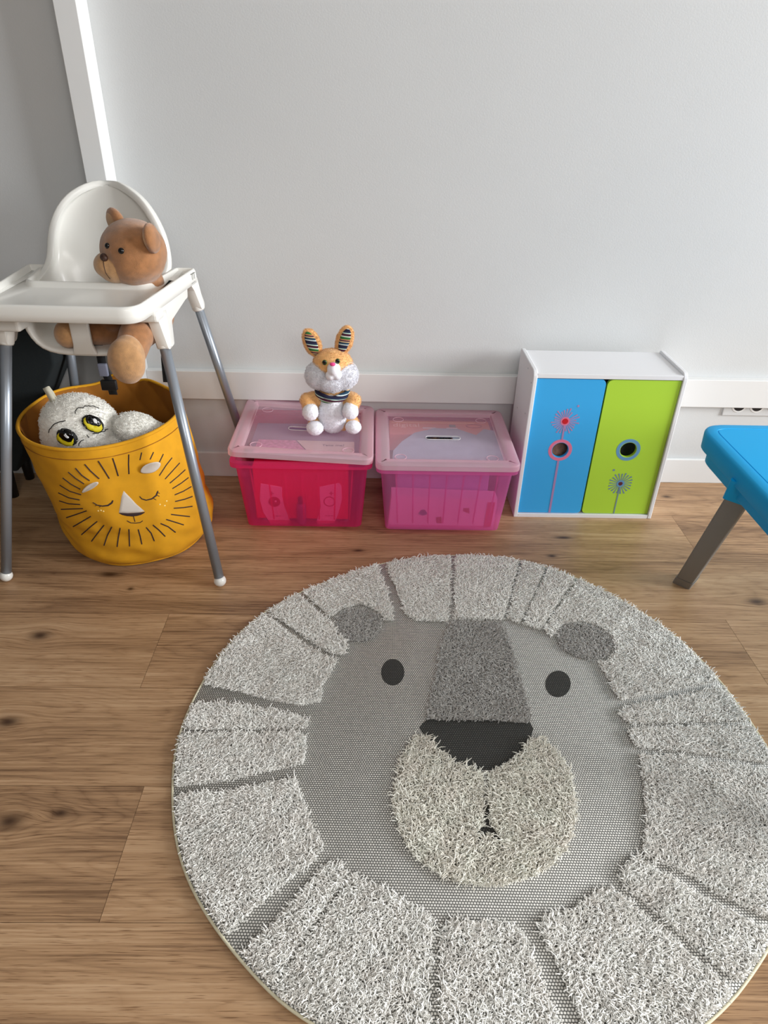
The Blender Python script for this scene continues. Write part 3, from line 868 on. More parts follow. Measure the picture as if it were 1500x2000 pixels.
def lid_(parent, cx, cy, hx, hy, z0, ry=0.0, rz=0.0):
    """frosted lid: raised frame, sunken middle with grip slot and four round bosses"""
    h = .021
    bm, R = ring_solid(rounded(rect(hx, hy), .028, 6), [(.004, 0), (0, .002), (0, h - .005), (.0035, h - .001), (.008, h), (.032, h), (.036, h - .002), (.038, h - .010), (.040, h - .011)], False, False)
    M = Matrix.Translation((cx, cy, z0)) @ Matrix.Rotation(rz, 4, 'Z') @ Matrix.Rotation(ry, 4, 'Y')
    bm.transform(M)
    o = from_bm('lid', bm, M_lidp, parent, 35, True)
    o['label'] = 'frosted pale pink lid'
    px = rounded(rect(hx - .040, hy - .040), .008, 4)
    slot = rounded(rect(.050, .0100), .0095, 6)
    bm = plate_hole(px, [slot], h - .0125, h - .011)
    bm.transform(M)
    p = from_bm('lid_panel', bm, M_lidthin, o, False, True)
    bm = bmesh.new()
    tube_bm(bm, [(x, y, h - .010) for x, y in rounded(rect(.0505, .0108), .0100, 6)], .0011, 8, closed=True)
    bm.transform(M); from_bm('grip_rim', bm, M_white, o, True, True)
    for sx in (-1, 1):
        for sy in (-1, 1):
            bm = bmesh.new()
            tube_bm(bm, [(sx * (hx - .070) + .016 * math.cos(a), sy * (hy - .064) + .016 * math.sin(a), h - .0105) for a in np.linspace(0, 2 * PI, 25)[:-1]], .0011, 6, closed=True)
            bm.transform(M); from_bm('boss_ring', bm, M_lidp, o, True, True)
    return o, M
B1 = bin_('hot pink see-through storage bin with its lid ajar, under the plush rabbit', -.194, 1.838, .166, .150, .196, .182, .241, M_pinkbin, 'pink lidded storage bins')
B1.rotation_euler.z = 0.0
lid1, ML1 = lid_(B1, -.194, 1.838, .198, .184, .2500, ry=math.radians(3.1))
B2 = bin_('orchid pink see-through storage bin with a closed lid, beside the white cabinet', .208, 1.828, .166, .150, .196, .186, .238, M_pinkbin2, 'pink lidded storage bins')
lid2, ML2 = lid_(B2, .208, 1.828, .198, .190, .2335)

# things inside the left bin
def contents():
    m_mag = mat('magenta_carton', (236, 20, 76), .5)
    m_lab = mat('pale_pink_label', (255, 236, 242), .5)
    m_labd = mat('rose_print', (190, 40, 76), .5)
    # gift carton with two shaped labels
    YF = 1.730
    t = thing('toy_carton', 'magenta toy carton with two pale shaped labels inside the left pink bin', 'box', (-.205, YF, .018))
    def fr(px, py): return aty(px, py, YF)
    P0, P1 = fr(505, 930), fr(676, 1024)
    x0, x1 = fr(500, 1000).x, fr(680, 1000).x
    ztop = .195
    boxobj('carton', (x0, x1, YF, YF + .10, .018, ztop), m_mag, t, .003, world=True)
    for sgn, pts in ((0, [(509, 944), (545, 950), (551, 952), (551, 970), (556, 990), (568, 1020), (562, 1024), (528, 1023), (514, 1000), (507, 975)]),
                     (1, [(624, 951), (662, 943), (667, 950), (668, 975), (662, 1000), (653, 1022), (620, 1024), (618, 1018), (626, 990), (624, 970)])):
        poly = [(fr(*p).x, fr(*p).z) for p in pts]
        poly = [(x, z) for x, z in poly]
        a = sum(poly[i - 1][0] * poly[i][1] - poly[i][0] * poly[i - 1][1] for i in range(len(poly)))
        if a < 0: poly = poly[::-1]
        bm, _ = ring_solid(poly, [(0, 0), (.001, .0015)])
        bm.transform(Matrix.Translation((0, YF, 0)) @ Matrix.Rotation(PI / 2, 4, 'X'))
        l = from_bm('label_card', bm, m_lab, t, False, True)
        cx = sum(p[0] for p in poly) / len(poly); cz = sum(p[1] for p in poly) / len(poly)
        bm = plate_hole(circ(.017, 28, cx + (.002 if sgn else -.004), cz + .010), [circ(.0145, 28, cx + (.002 if sgn else -.004), cz + .010)] if sgn else [circ(.004, 12, cx, cz + .012)], .0016, .0022)
        bm.transform(Matrix.Translation((0, YF, 0)) @ Matrix.Rotation(PI / 2, 4, 'X'))
        from_bm('label_print', bm, m_labd, l, False, True)
        def lp(nm, pts):
            bm = bmesh.new(); bm.faces.new([bm.verts.new((u, v, .002)) for u, v in pts]); bm.transform(Matrix.Translation((0, YF, 0)) @ Matrix.Rotation(PI / 2, 4, 'X')); from_bm(nm, bm, m_labd, l, False, True)
        ox, oz = cx + (.008 if sgn else -.010), cz + .038
        lp('label_flower', [(ox + (.0035 + .003 * math.cos(4 * b)) * math.cos(b), oz + (.0035 + .003 * math.cos(4 * b)) * math.sin(b)) for b in np.linspace(0, 2 * PI, 33)[:-1]])
        for k in range(3): lp('label_lettering', [(cx - .012 + k * .009 + u, cz - .040 + v) for u, v in ((0, 0), (.006, 0), (.006, .002), (0, .002))])
    # bottle in the middle
    b = thing('plastic_bottle', 'purple bottle standing in front of the magenta carton in the left pink bin', 'bottle', (fr(590, 1000).x, YF - .018, .016))
    bx = fr(590, 1000).x; by = YF - .018
    bm = bmesh.new(); tube_bm(bm, [(bx, by, z) for z in (.016, .02, .075, .083, .085)], [.011, .0135, .0135, .010, .006], 20)
    from_bm('bottle_body', bm, mat('purple_bottle', (150, 92, 134), .35), b, True, True)
    bm = bmesh.new(); tube_bm(bm, [(bx, by, z) for z in (.085, .087, .102, .104)], [.008, .009, .008, .005], 16)
    from_bm('bottle_cap', bm, mat('plum_cap', (108, 30, 66), .4), b, True, True)
    # leaflets on top, under the lid
    zt = .2215
    def sheet(name, lab, cat, pts, z, m, txt=None, tsize=.012, tcol=None, rise=.0):
        W3 = [fl(*p, z) for p in pts]
        W3 = [Vector((min(max(w.x, -.358), -.030), min(max(w.y, 1.682), 1.99), w.z)) for w in W3]
        c = sum((w for w in W3), Vector()) / len(W3)
        t = thing(name, lab, cat, (c.x, c.y, z))
        poly = [tuple(w.xy) for w in W3]
        a = sum(poly[i - 1][0] * poly[i][1] - poly[i][0] * poly[i - 1][1] for i in range(len(poly)))
        if a < 0: poly = poly[::-1]
        bm, _ = ring_solid(poly, [(0, z - rise - .0008), (0, z)])
        from_bm('sheet' if rise == 0 else 'body', bm, m, t, False, True)
        if txt:
            me = text_mesh(txt, tsize, Matrix.Translation((c.x + .012, c.y + .012, z + .0004)))
            from_me('lettering', me, tcol, t, False, True)
        return t, c
    m_dg = mat('dark_grey_print', (90, 86, 90), .6)
    t_, c_ = sheet('leaflet', 'off-white leaflet reading Take me? under the front of the left bin lid', 'leaflet', [(580, 860), (692, 863), (692, 886), (606, 886)], zt, mat('offwhite_paper', (240, 236, 216), .7), 'Take me?', .017, m_dg)
    sheet('card_folder', 'pink and white patterned card under the front left of the left bin lid', 'card', [(505, 858), (577, 860), (604, 886), (494, 884)], zt - .002, mat('pink_pattern_card', (232, 150, 186), .6, var=.35, vscale=90))
    # large mauve sheet filling the front half
    sheet('mauve_booklet', 'flat mauve grey booklet lying across the top of the left bin', 'booklet', [(490, 826), (706, 830), (712, 895), (470, 890)], .212, mat('mauve_grey_cover', (150, 130, 160), .6, var=.05, vscale=30), rise=.004)
    boxobj_t = thing('folded_cloth', 'red folded cloth filling the back of the left pink bin', 'cloth', (-.2, 1.93, .02))
    bm, _ = ring_solid(rounded(rect(.150, .075), .02, 4), [(.01, 0), (0, .02), (0, .17), (.02, .185)])
    bm.transform(Matrix.Translation((-.2, 1.905, .018)))
    from_bm('cloth_pile', bm, mat('wine_red_cloth', (150, 40, 66), .9, var=.15, vscale=30, bump=.5, bscale=80), boxobj_t, True, True)

    # ---- right bin
    YW = 1.712
    f2 = lambda px, py: aty(px, py, YW)
    t = thing('game_box', 'white and pink game box lying against the front of the right pink bin', 'box', (.21, YW, .03))
    q = [f2(765, 968), f2(972, 976), f2(963, 1034), f2(757, 1030)]
    bm = bmesh.new()
    A = [bm.verts.new(p) for p in q]; Bv = [bm.verts.new(p + Vector((0, .05, 0))) for p in q]
    bm.faces.new(A); bm.faces.new(Bv[::-1])
    for i in range(4): bm.faces.new((A[i], Bv[i], Bv[(i + 1) % 4], A[(i + 1) % 4]))
    bmesh.ops.recalc_face_normals(bm, faces=bm.faces[:])
    g = from_bm('box_body', bm, mat('white_pink_card', (250, 196, 220), .5), t, False, True)
    def on(pts, m, nm, d=.0006):
        bm = bmesh.new(); vs = [bm.verts.new(f2(*p) + Vector((0, -d, 0))) for p in pts]
        f = bm.faces.new(vs); f.normal_update()
        if f.normal.y > 0: f.normal_flip()
        from_bm(nm, bm, m, g, False, True)
    on([(952, 981), (967, 981), (958, 1030), (944, 1030)], mat('hot_pink_panel', (226, 30, 110), .5), 'printed_stripe')
    on([(818 + 8 * math.cos(a) * (1 + .2 * math.sin(3 * a)) + 8, 1001 + 5.5 * math.sin(a)) for a in np.linspace(0, 2 * PI, 17)[:-1]], mat('grey_print', (120, 96, 128), .5), 'printed_emblem')
    on([(905, 992), (916, 992), (917, 1003), (904, 998)], m_labd, 'printed_mark')
    on([(852, 1010), (862, 1009), (863, 1022), (852, 1021)], m_labd, 'printed_mark')
    # grey disc
    z = .2335
    t = thing('grey_disc', 'large pale grey disc lying under the lid of the right pink bin', 'disc', (.215, 1.77, z))
    arc = [(766, 900), (768, 880), (785, 862), (810, 845), (850, 836), (895, 838), (930, 850), (945, 838), (985, 842), (1000, 900)]
    W3 = [fl(*p, z) for p in arc]; poly = [tuple(w.xy) for w in W3]
    poly = [(min(max(x, .04), .375), max(y, 1.668)) for x, y in poly]
    a = sum(poly[i - 1][0] * poly[i][1] - poly[i][0] * poly[i - 1][1] for i in range(len(poly)))
    if a < 0: poly = poly[::-1]
    holec = fl(858, 856, z)
    bm = plate_hole(poly, [rounded([(holec.x - .04, holec.y - .012), (holec.x + .04, holec.y - .012), (holec.x + .04, holec.y + .012), (holec.x - .04, holec.y + .012)], .01, 4)], z - .003, z)
    from_bm('disc_plate', bm, mat('cool_grey_felt', (168, 186, 196), .7, var=.1, vscale=25), t, False, True)
    # marker pens below the slot
    cols = [(20, 90, 110), (18, 60, 60), (150, 40, 36), (210, 150, 90), (120, 50, 44), (40, 90, 110), (36, 42, 60), (100, 110, 112), (44, 44, 60)]
    hc = holec
    for i, c in enumerate(cols):
        x = hc.x - .036 + i * .009
        pen = thing('felt_pen', ['teal', 'dark green', 'red', 'orange', 'rust brown', 'petrol blue', 'navy', 'grey', 'indigo'][i] + ' felt pen seen through the grip slot of the right bin lid', 'pen', (x, hc.y, .212), 0, 'felt pens in the right bin')
        tube('barrel', [(x, hc.y - .06, .216), (x, hc.y + .034, .216)], .0042, mat('pen_' + str(i), c, .4), pen, 10, True)
        tube('cap', [(x, hc.y + .03, .216), (x, hc.y + .052, .216), (x, hc.y + .056, .216)], [.0048, .0045, .002], mat('pencap_' + str(i), tuple(int(v * .7) for v in c), .4), pen, 10, True)
    # orange game box at the back with pale lettering
    zz = .228
    t = thing('board_game', 'flat orange pink game box with pale lettering at the back of the right bin', 'box', (.21, 1.95, .1))
    boxobj('game_carton', (.052, .364, 1.885, 1.985, .172, zz), mat('orange_pink_card', (226, 150, 136), .5), t, .002, world=True)
    boxobj('edge_stripe', (.06, .32, 1.966, 1.971, zz, zz + .0006), mat('cream_stripe', (248, 210, 170), .5), t, 0, world=True)
    me = text_mesh('digital', .036, Matrix.Translation((.105, 1.948, zz + .0005)))
    from_me('lettering', me, mat('cream_lettering', (255, 232, 214), .5), t, False, True)
    for x0, x1, m in ((.155, .195, M_white), (.228, .262, M_white)):
        boxobj('printed_bar', (x0, x1, 1.926, 1.933, zz, zz + .0006), m, t, 0, world=True)
    boxobj('printed_square', (.238, .258, 1.938, 1.956, zz, zz + .0006), mat('grey_square', (140, 150, 150), .5), t, 0, world=True)
    bm = bmesh.new(); tube_bm(bm, [(.315 + .024 * math.cos(a), 1.948 + .012 * math.sin(a), zz + .0006) for a in np.linspace(0, 2 * PI, 25)[:-1]], .0012, 5, closed=True)
    from_bm('printed_oval', bm, mat('plum_print', (170, 90, 120), .5), t, True, True)
    # support pile under the flat things
    t = thing('paper_stack', 'stack of mauve craft paper filling the lower part of the right bin', 'paper', (.21, 1.85, .02))
    boxobj('sheets', (.075, .345, 1.765, 1.955, .018, .158), mat('mauve_paper', (190, 160, 200), .7, var=.1, vscale=4, stretch=(1, 1, 60)), t, .002, world=True)
contents()

# ------------------------------------------------------------------ high chair
def build_chair():
    root = thing('high_chair', 'white plastic high chair with grey tubular legs standing on the left by the wall', 'high chair', (-.663, 1.725, 0), -.02)
    # seat shell
    rows = [(.001, .573, .05, -.165), (.045, .574, .06, -.168), (.085, .580, .075, -.170), (.110, .597, .088, -.171), (.124, .625, .098, -.170), (.134, .66, .106, -.165),
            (.141, .685, .111, -.140), (.145, .703, .114, -.06), (.146, .718, .116, .030), (.144, .738, .119, .060), (.141, .762, .123, .070), (.136, .79, .127, .074), (.124, .82, .132, .080),
            (.106, .85, .137, .088), (.084, .873, .142, .102), (.055, .890, .146, .115), (.028, .899, .148, .132), (.001, .902, .149, .147)]
    bm = bmesh.new(); R = []
    ns, nc = 6, 9
    for w, z, yb, yf in rows:
        c = min(.075, (yb - yf) * .6, max(w * .8, .002)); half = []
        for k in range(ns): half.append((w, yf + (yb - c - yf) * k / ns))
        for k in range(nc + 1):
            a = PI / 2 * k / nc; half.append((w * math.cos(a) ** .8 if k < nc else 0, yb - c + c * math.sin(a) ** .8))
        pts = [(-x, y) for x, y in half] + [(x, y) for x, y in half[::-1][1:]]
        R.append([bm.verts.new((x, y, z)) for x, y in pts])
    for A, B in zip(R, R[1:]):
        for i in range(len(A) - 1): bm.faces.new((A[i], A[i + 1], B[i + 1], B[i]))
    bmesh.ops.remove_doubles(bm, verts=bm.verts[:], dist=.0025)
    bmesh.ops.recalc_face_normals(bm, faces=bm.faces[:])
    shell = from_bm('seat_shell', bm, M_chairw, root, True, mods=[('SOLIDIFY', dict(thickness=.017, offset=0)), SUB(1)])
    # crotch post
    bm = bmesh.new(); prof = [(-.176, .574), (-.180, .60), (-.180, .64), (-.172, .69)]
    A = []
    for i, (y, z) in enumerate(prof):
        w = .022 if i else .028
        A.append([bm.verts.new(p) for p in ((-w, y, z), (w, y, z), (w, y + .012, z), (-w, y + .012, z))])
    for a, b in zip(A, A[1:]):
        for i in range(4): bm.faces.new((a[i], a[(i + 1) % 4], b[(i + 1) % 4], b[i]))
    bm.faces.new(A[0][::-1]); bm.faces.new(A[-1])
    from_bm('crotch_post', bm, M_chairw, root, True, mods=[BEV(.004, 3)])
    # tray
    out = rounded([(-.180, -.295), (.180, -.295), (.213, .08), (.160, .08), (.136, -.085), (-.136, -.085), (-.160, .08), (-.213, .08)], [.045, .045, .012, .014, .022, .022, .014, .012], 7)
    bm, _ = ring_solid(out, [(.004, .684), (0, .686), (-.001, .70), (.0, .713), (.0025, .7185), (.006, .720), (.009, .718), (.013, .708), (.016, .706)], True, True)
    tray = from_bm('tray', bm, M_chairw, root, True)
    # little printed mark on the tray's side
    md = mat('worn_grey_print', (120, 122, 116), .6)
    ang = math.atan2(.375, .033)
    Mx = Matrix.Translation((.2125, .045, .704)) @ Matrix.Rotation(ang, 4, 'Z') @ Matrix.Rotation(PI / 2, 4, 'X')
    me = text_mesh('TT', .022, Mx @ Matrix.Translation((0, .002, .0002)))
    from_me('printed_mark', me, md, tray, False)
    me = bpy.data.meshes.new('bar'); bm = bmesh.new(); box(bm, -.014, .014, -.013, -.0115, 0, .0005, M=Mx); 
    from_bm('printed_bar', bm, mat('faint_grey_print', (180, 180, 176), .6), tray, False)
    for sx in (-1, 1):
        # side frame joining the sockets
        prof = [(-.225, .688), (-.19, .66), (-.178, .592), (-.132, .592), (-.105, .640), (.030, .652), (.055, .652), (.068, .668), (.088, .676), (.108, .668), (.124, .650), (.146, .596), (.188, .596), (.165, .66), (.140, .70), (.085, .716), (-.05, .700)]
        def fx(z): return .182 + (.61 - z) * .145
        bm = bmesh.new()
        R = [[bm.verts.new((sx * (fx(z) + d), y, z)) for y, z in rounded(prof, .012, 3)] for d in (-.011, .013)]
        n = len(R[0])
        for i in range(n): bm.faces.new((R[0][i], R[0][(i + 1) % n], R[1][(i + 1) % n], R[1][i]))
        bm.faces.new(R[0][::-1]); bm.faces.new(R[1]); bmesh.ops.recalc_face_normals(bm, faces=bm.faces[:])
        bmesh.ops.triangulate(bm, faces=[f for f in bm.faces if len(f.verts) > 4])
        fr = from_bm('side_frame', bm, M_chairw, root, True, mods=[BEV(.003, 2)])
        for sy, fy, ty in ((-1, -.290, -.160), (1, .264, .160)):
            foot = Vector((sx * .278, fy, .014)); k = Vector((sx * .181, ty, .61))
            d = (k - foot).normalized()
            top = foot + d * ((.672 - .014) / d.z)
            lg = tube('leg', [foot + d * .006, top], .0125, M_steel, root, 20)
            bm = bmesh.new(); ellip(bm, foot + Vector((0, 0, .002)), (.0160, .0160, .0155)); 
            f = from_bm('foot_cap', bm, M_chairw, lg, True)
            s0 = foot + d * ((.592 - .014) / d.z)
            tube('leg_socket', [s0, s0 + d * .004, s0.lerp(top, .5), top], [.0160, .0175, .0195, .022], M_chairw, root, 20)
            q = foot + d * ((.612 - .014) / d.z) + Vector((sx * .004, sy * .0175, 0))
            tube('rivet', [q, q + Vector((0, sy * .0015, 0))], .003, M_steel, root, 10)
    # cross brace between the sockets under the tray (front)
    for s in (-1, 1):
        bm = bmesh.new(); box(bm, min(s * .115, s * .195), max(s * .115, s * .195), -.215, -.165, .636 if s < 0 else .664, .688)
        from_bm('front_brace', bm, M_chairw, root, False, mods=[BEV(.008, 3)])
    # belt straps hanging under the seat
    a = [aty(196, 690, 1.60), aty(200, 712, 1.60), aty(214, 745, 1.60), aty(222, 770, 1.61)]
    def strap(pts, w, nm='strap'):
        bm = bmesh.new(); rows = []
        for p in pts: rows.append([bm.verts.new(p + Vector((-w / 2, 0, 0))), bm.verts.new(p + Vector((w / 2, 0, 0)))])
        for A, B in zip(rows, rows[1:]): bm.faces.new((A[0], A[1], B[1], B[0]))
        return from_bm(nm, bm, M_strap, root, True, True, [('SOLIDIFY', dict(thickness=.002))])
    up = a[0] + Vector((0, .0, .035))
    s = strap([up] + a, .020)
    bm = bmesh.new(); c = aty(202, 722, 1.595)
    box(bm, c.x - .011, c.x + .011, c.y - .006, c.y + .004, c.z - .016, c.z + .016)
    from_bm('buckle', bm, mat('clear_grey_plastic', (130, 136, 156), .15), s, True, True, [BEV(.003, 3)])
    c2 = aty(214, 752, 1.60)
    bm = bmesh.new(); box(bm, c2.x - .020, c2.x + .018, c2.y - .006, c2.y + .006, c2.z - .013, c2.z + .013)
    from_bm('buckle', bm, M_black, s, True, True, [BEV(.003, 3)])
    b = [aty(322, 676, 1.66), aty(322, 700, 1.66), aty(324, 725, 1.66), aty(326, 746, 1.66)]
    strap([b[0] + Vector((0, 0, .02))] + b, .018)
    return root
build_chair()

# ------------------------------------------------------------------ teddy bear
def disc_on(bvh, px, py, r, m, name, parent, h=.5, lift=0.0):
    p, n = cast(bvh, px, py)
    bm = bmesh.new(); q = n.to_track_quat('Z', 'Y').to_matrix()
    ellip(bm, p + n * lift, (r, r, r * h), q, 16, 10)
    return from_bm(name, bm, m, parent, True, True)
def build_bear():
    root = thing('teddy_bear', 'brown teddy bear sitting in the white high chair', 'teddy bear', (-.60, 1.66, .585))
    F = Vector((-.79, -.60, -.14)).normalized(); Rr = Vector((.60, -.79, 0)).normalized(); U = Rr.cross(F) * 1.0
    if U.z < 0: U = -U
    RM = Matrix((Rr, -F, U)).transposed()        # columns: side, back, up
    HC = aty(261, 490, 1.675)
    bm = bmesh.new()
    ellip(bm, HC, (.082, .074, .070), RM)
    ellip(bm, HC + F * .006 + U * -.020 + Rr * .004, (.080, .068, .054), RM)
    ellip(bm, HC + Vector((.006, .01, -.075)), (.05, .05, .05), None)
    body = HC + Vector((.002, -.008, -.145))
    ellip(bm, body, (.072, .062, .062)); ellip(bm, body + Vector((0, 0, .04)), (.056, .05, .045))
    LF = aty(247, 706, 1.475); RF = aty(133, 652, 1.575)
    kn = aty(266, 655, 1.535); limb(bm, body + Vector((.030, -.02, -.01)), .040, kn, .038); limb(bm, kn, .038, LF + Vector((.004, .022, .012)), .035)
    limb(bm, body + Vector((-.045, -.02, -.035)), .034, RF + Vector((.03, .012, .0)), .029)
    limb(bm, body + Vector((-.045, -.01, .035)), .026, body + Vector((-.060, -.058, .0)), .024)
    limb(bm, body + Vector((.030, -.01, .03)), .026, body + Vector((.034, -.052, .010)), .024)
    me = blob(bm, .0045, 5, .0012, .02)
    bv = bvh_of(me)
    bd = from_me('body', me, M_bear, root, True, True)
    # feet
    for c, r in ((LF, (.041, .030, .052)), (RF, (.030, .034, .032))):
        bm = bmesh.new(); ellip(bm, c, r); ellip(bm, c + Vector((.004, .012, .012)), tuple(v * .86 for v in r))
        from_me('foot', blob(bm, .004, 4, .001), M_bearm, root, True, True)
    # muzzle
    bm = bmesh.new(); mc = HC + F * .052 + U * -.021
    ellip(bm, mc, (.045, .040, .037), RM); ellip(bm, mc + F * .014 + U * .006, (.034, .032, .029), RM)
    mm = blob(bm, .003, 5); bv2 = bvh_of(mm)
    mz = from_me('muzzle', mm, M_bearm, root, True, True)
    nc = cast(bv2, 203, 503)[0]
    bm = bmesh.new(); ellip(bm, nc, (.0125, .008, .009), RM); from_bm('nose', bm, M_nose, root, True, True)
    bm = bmesh.new()
    pts = [nc + U * -.008 + F * .002, nc + U * -.018 + F * .0015, nc + U * -.028 + F * -.001, nc + U * -.038 + F * -.006]
    on = []
    for p in pts:
        h = bv2.find_nearest(p); on.append(h[0] + h[1] * .0006)
    tube_bm(bm, on, .0009, 6); from_bm('mouth_stitch', bm, M_nose, mz, True, True)
    disc_on(bv, 210, 480, .0064, M_eye, 'eye', root, .7, .001); disc_on(bv, 237, 490, .0068, M_eye, 'eye', root, .7, .001)
    # ears
    for s, tw in ((-1, .2), (1, -.2)):
        c = HC + (Rr * -.064 + U * .054 if s < 0 else Rr * .082 + U * .036 + F * -.022)
        bm = bmesh.new(); RE = RM @ Euler((0, s * .55, tw + (.0 if s < 0 else -.5))).to_matrix()
        ellip(bm, c, (.031, .015, .034), RE)
        ellip(bm, c + Rr * s * -.014 + U * -.016, (.022, .013, .018), RE)
        e = from_me('ear', blob(bm, .003, 4), M_bear, root, True, True)
        bm = bmesh.new(); ellip(bm, c + F * .0095, (.021, .006, .024), RE)
        from_bm('inner_ear', bm, M_bearm, e, True, True)
    return bd
build_bear()

# ------------------------------------------------------------------ basket
def build_basket():
    root = thing('toy_basket', 'mustard yellow canvas toy basket with a sleeping lion face under the high chair', 'basket', (-.67, 1.69, 0))
    def prof(t, a):
        """t 0..1 height, a angle -> point"""
        z = .004 + .356 * t
        cx = -.668 - .057 * t ** 1.2; cy = 1.690 + .030 * t
        rx = .200 + .005 * t; ry = .200 + .035 * t
        if t < .10: k = (1 - ((.10 - t) / .10) ** 2 * .10); rx *= k; ry *= k
        # sag and bulge
        f = 1 + .012 * math.sin(3 * a + 1.2) * math.sin(PI * t) + .010 * math.sin(7 * a + 9 * t) * (1 - t)
        f += .045 * math.exp(-((t - .22) / .16) ** 2) * max(0, math.cos(a + .35)) - .02 * math.exp(-((t - .30) / .03) ** 2) * max(0, math.cos(a + 1.9)) ** 2
        f -= .035 * math.exp(-((t - .12) / .12) ** 2) * max(0, math.cos(a - PI + .25))
        x = cx + rx * f * math.cos(a); y = cy + ry * f * math.sin(a)
        zz = z
        if t > .8:   # uneven rim at the back
            zz += (t - .8) / .2 * (.008 * math.sin(5 * a + .5) * max(0, math.sin(a)) + .016 * math.exp(-((a - 1.75) / .16) ** 2) - .010 * math.exp(-((a - 1.45) / .12) ** 2))
        return Vector((x, y, zz))
    NA, NT = 120, 44
    bm = bmesh.new(); R = []
    rnd = random.Random(4)
    for j in range(NT + 1):
        t = j / NT
        R.append([bm.verts.new(prof(t, 2 * PI * i / NA)) for i in range(NA)])
    for A, B in zip(R, R[1:]):
        for i in range(NA): bm.faces.new((A[i], A[(i + 1) % NA], B[(i + 1) % NA], B[i]))
    c = bm.verts.new((-.668, 1.69, .004))
    for i in range(NA): bm.faces.new((R[0][(i + 1) % NA], R[0][i], c))
    # canvas wrinkles
    from mathutils import noise as mn
    for v in bm.verts:
        d = Vector((v.co.x + .68, v.co.y - 1.70, 0)); 
        if d.length < .1: continue
        d.normalize(); a = math.atan2(d.y, d.x)
        lowf = math.exp(-((v.co.z - .07) / .06) ** 2)
        w = mn.noise(Vector((a * 2.4, v.co.z * 26 + a * 2, 3.1))) * (.0028 + .010 * lowf) + mn.noise(Vector((a * 7, v.co.z * 12, 1))) * .0018
        v.co += d * w
    me = bpy.data.meshes.new('canvas'); bm.to_mesh(me); 
    me.materials.clear()
    bv = bvh_of(me); bm.free()
    shell = from_me('canvas_body', me, M_yellow, root, True, True)
    # quilted lining: inner skin with stitched diamonds
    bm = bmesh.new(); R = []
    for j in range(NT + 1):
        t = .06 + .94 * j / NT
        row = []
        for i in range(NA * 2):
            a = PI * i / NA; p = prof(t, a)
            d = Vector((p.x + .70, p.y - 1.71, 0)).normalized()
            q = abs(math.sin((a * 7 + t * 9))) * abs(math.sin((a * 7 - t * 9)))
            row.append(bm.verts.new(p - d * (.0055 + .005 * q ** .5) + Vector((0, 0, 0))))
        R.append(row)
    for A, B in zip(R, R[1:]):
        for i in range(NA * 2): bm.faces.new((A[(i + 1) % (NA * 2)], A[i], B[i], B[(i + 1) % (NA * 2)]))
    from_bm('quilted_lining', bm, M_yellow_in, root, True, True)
    # rolled hem and bottom piping
    hem = [prof(1.0, 2 * PI * i / 96) for i in range(96)]
    tube('rim_hem', [h + Vector((-.0025 * math.cos(2 * PI * i / 96), -.0025 * math.sin(2 * PI * i / 96), 0)) for i, h in enumerate(hem)], .0048, M_yellow, root, 10, True, True)
    bm = bmesh.new()
    tube_bm(bm, [prof(.93, 2 * PI * i / 96) + Vector((.0012 * math.cos(2 * PI * i / 96), .0012 * math.sin(2 * PI * i / 96), 0)) for i in range(96)], .0010, 6, closed=True)
    from_bm('hem_stitch', bm, M_yellow_in, root, True, True)
    bm = bmesh.new()
    tube_bm(bm, [prof(.012, 2 * PI * i / 96) * 1.0 for i in range(96)], .0022, 6, closed=True)
    from_bm('bottom_piping', bm, M_yellow, root, True, True)
    # embroidery, read off the front of the basket
    z4 = lambda pts: [(x / 4.6875 + 100, y / 4.6875 + 860) for x, y in pts]
    lines = [[(430, 188), (480, 265), (532, 350)], [(562, 162), (585, 230), (614, 326)], [(710, 128), (708, 220), (712, 308)], [(828, 110), (812, 180)], [(936, 108), (905, 175)],
             [(1026, 126), (990, 200), (975, 225)], [(1105, 160), (1050, 230), (990, 322)], [(1175, 208), (1110, 280), (1042, 354)], [(1226, 270), (1160, 330), (1086, 392)],
             [(1256, 342), (1190, 392), (1110, 442)], [(1282, 424), (1210, 466), (1130, 500)], [(1292, 514), (1220, 540), (1134, 560)], [(1292, 604), (1210, 616), (1122, 622)],
             [(1268, 698), (1190, 690), (1096, 678)], [(1212, 774), (1130, 748), (1052, 724)], [(1138, 842), (1070, 790), (1000, 760)], [(1044, 880), (985, 820), (930, 774)],
             [(944, 922), (915, 850), (868, 796)], [(830, 952), (815, 880), (796, 814)], [(718, 970), (715, 890), (712, 812)], [(604, 974), (615, 890), (632, 800)],
             [(484, 962), (515, 870), (556, 790)], [(370, 924), (425, 850), (486, 774)], [(278, 864), (350, 800), (424, 740)], [(202, 790), (280, 745), (366, 694)],
             [(140, 708), (230, 678), (328, 644)], [(92, 632), (190, 628), (294, 624)], [(76, 554), (160, 580), (268, 588)], [(66, 480), (160, 525), (262, 546)],
             [(80, 410), (170, 465), (276, 498)], [(106, 344), (180, 400), (268, 448)], [(156, 290), (220, 345), (302, 400)], [(222, 254), (280, 320), (352, 370)], [(306, 218), (360, 280), (440, 352)]]
    # mane_section strokes are stitched one by one
    for ln in lines:
        bm = bmesh.new(); on_surface_ribbon(bm, bv, z4(ln), .0032)
        if len(bm.faces): from_bm('mane_stitch', bm, M_thread, shell, True, True)
        else: bm.free()
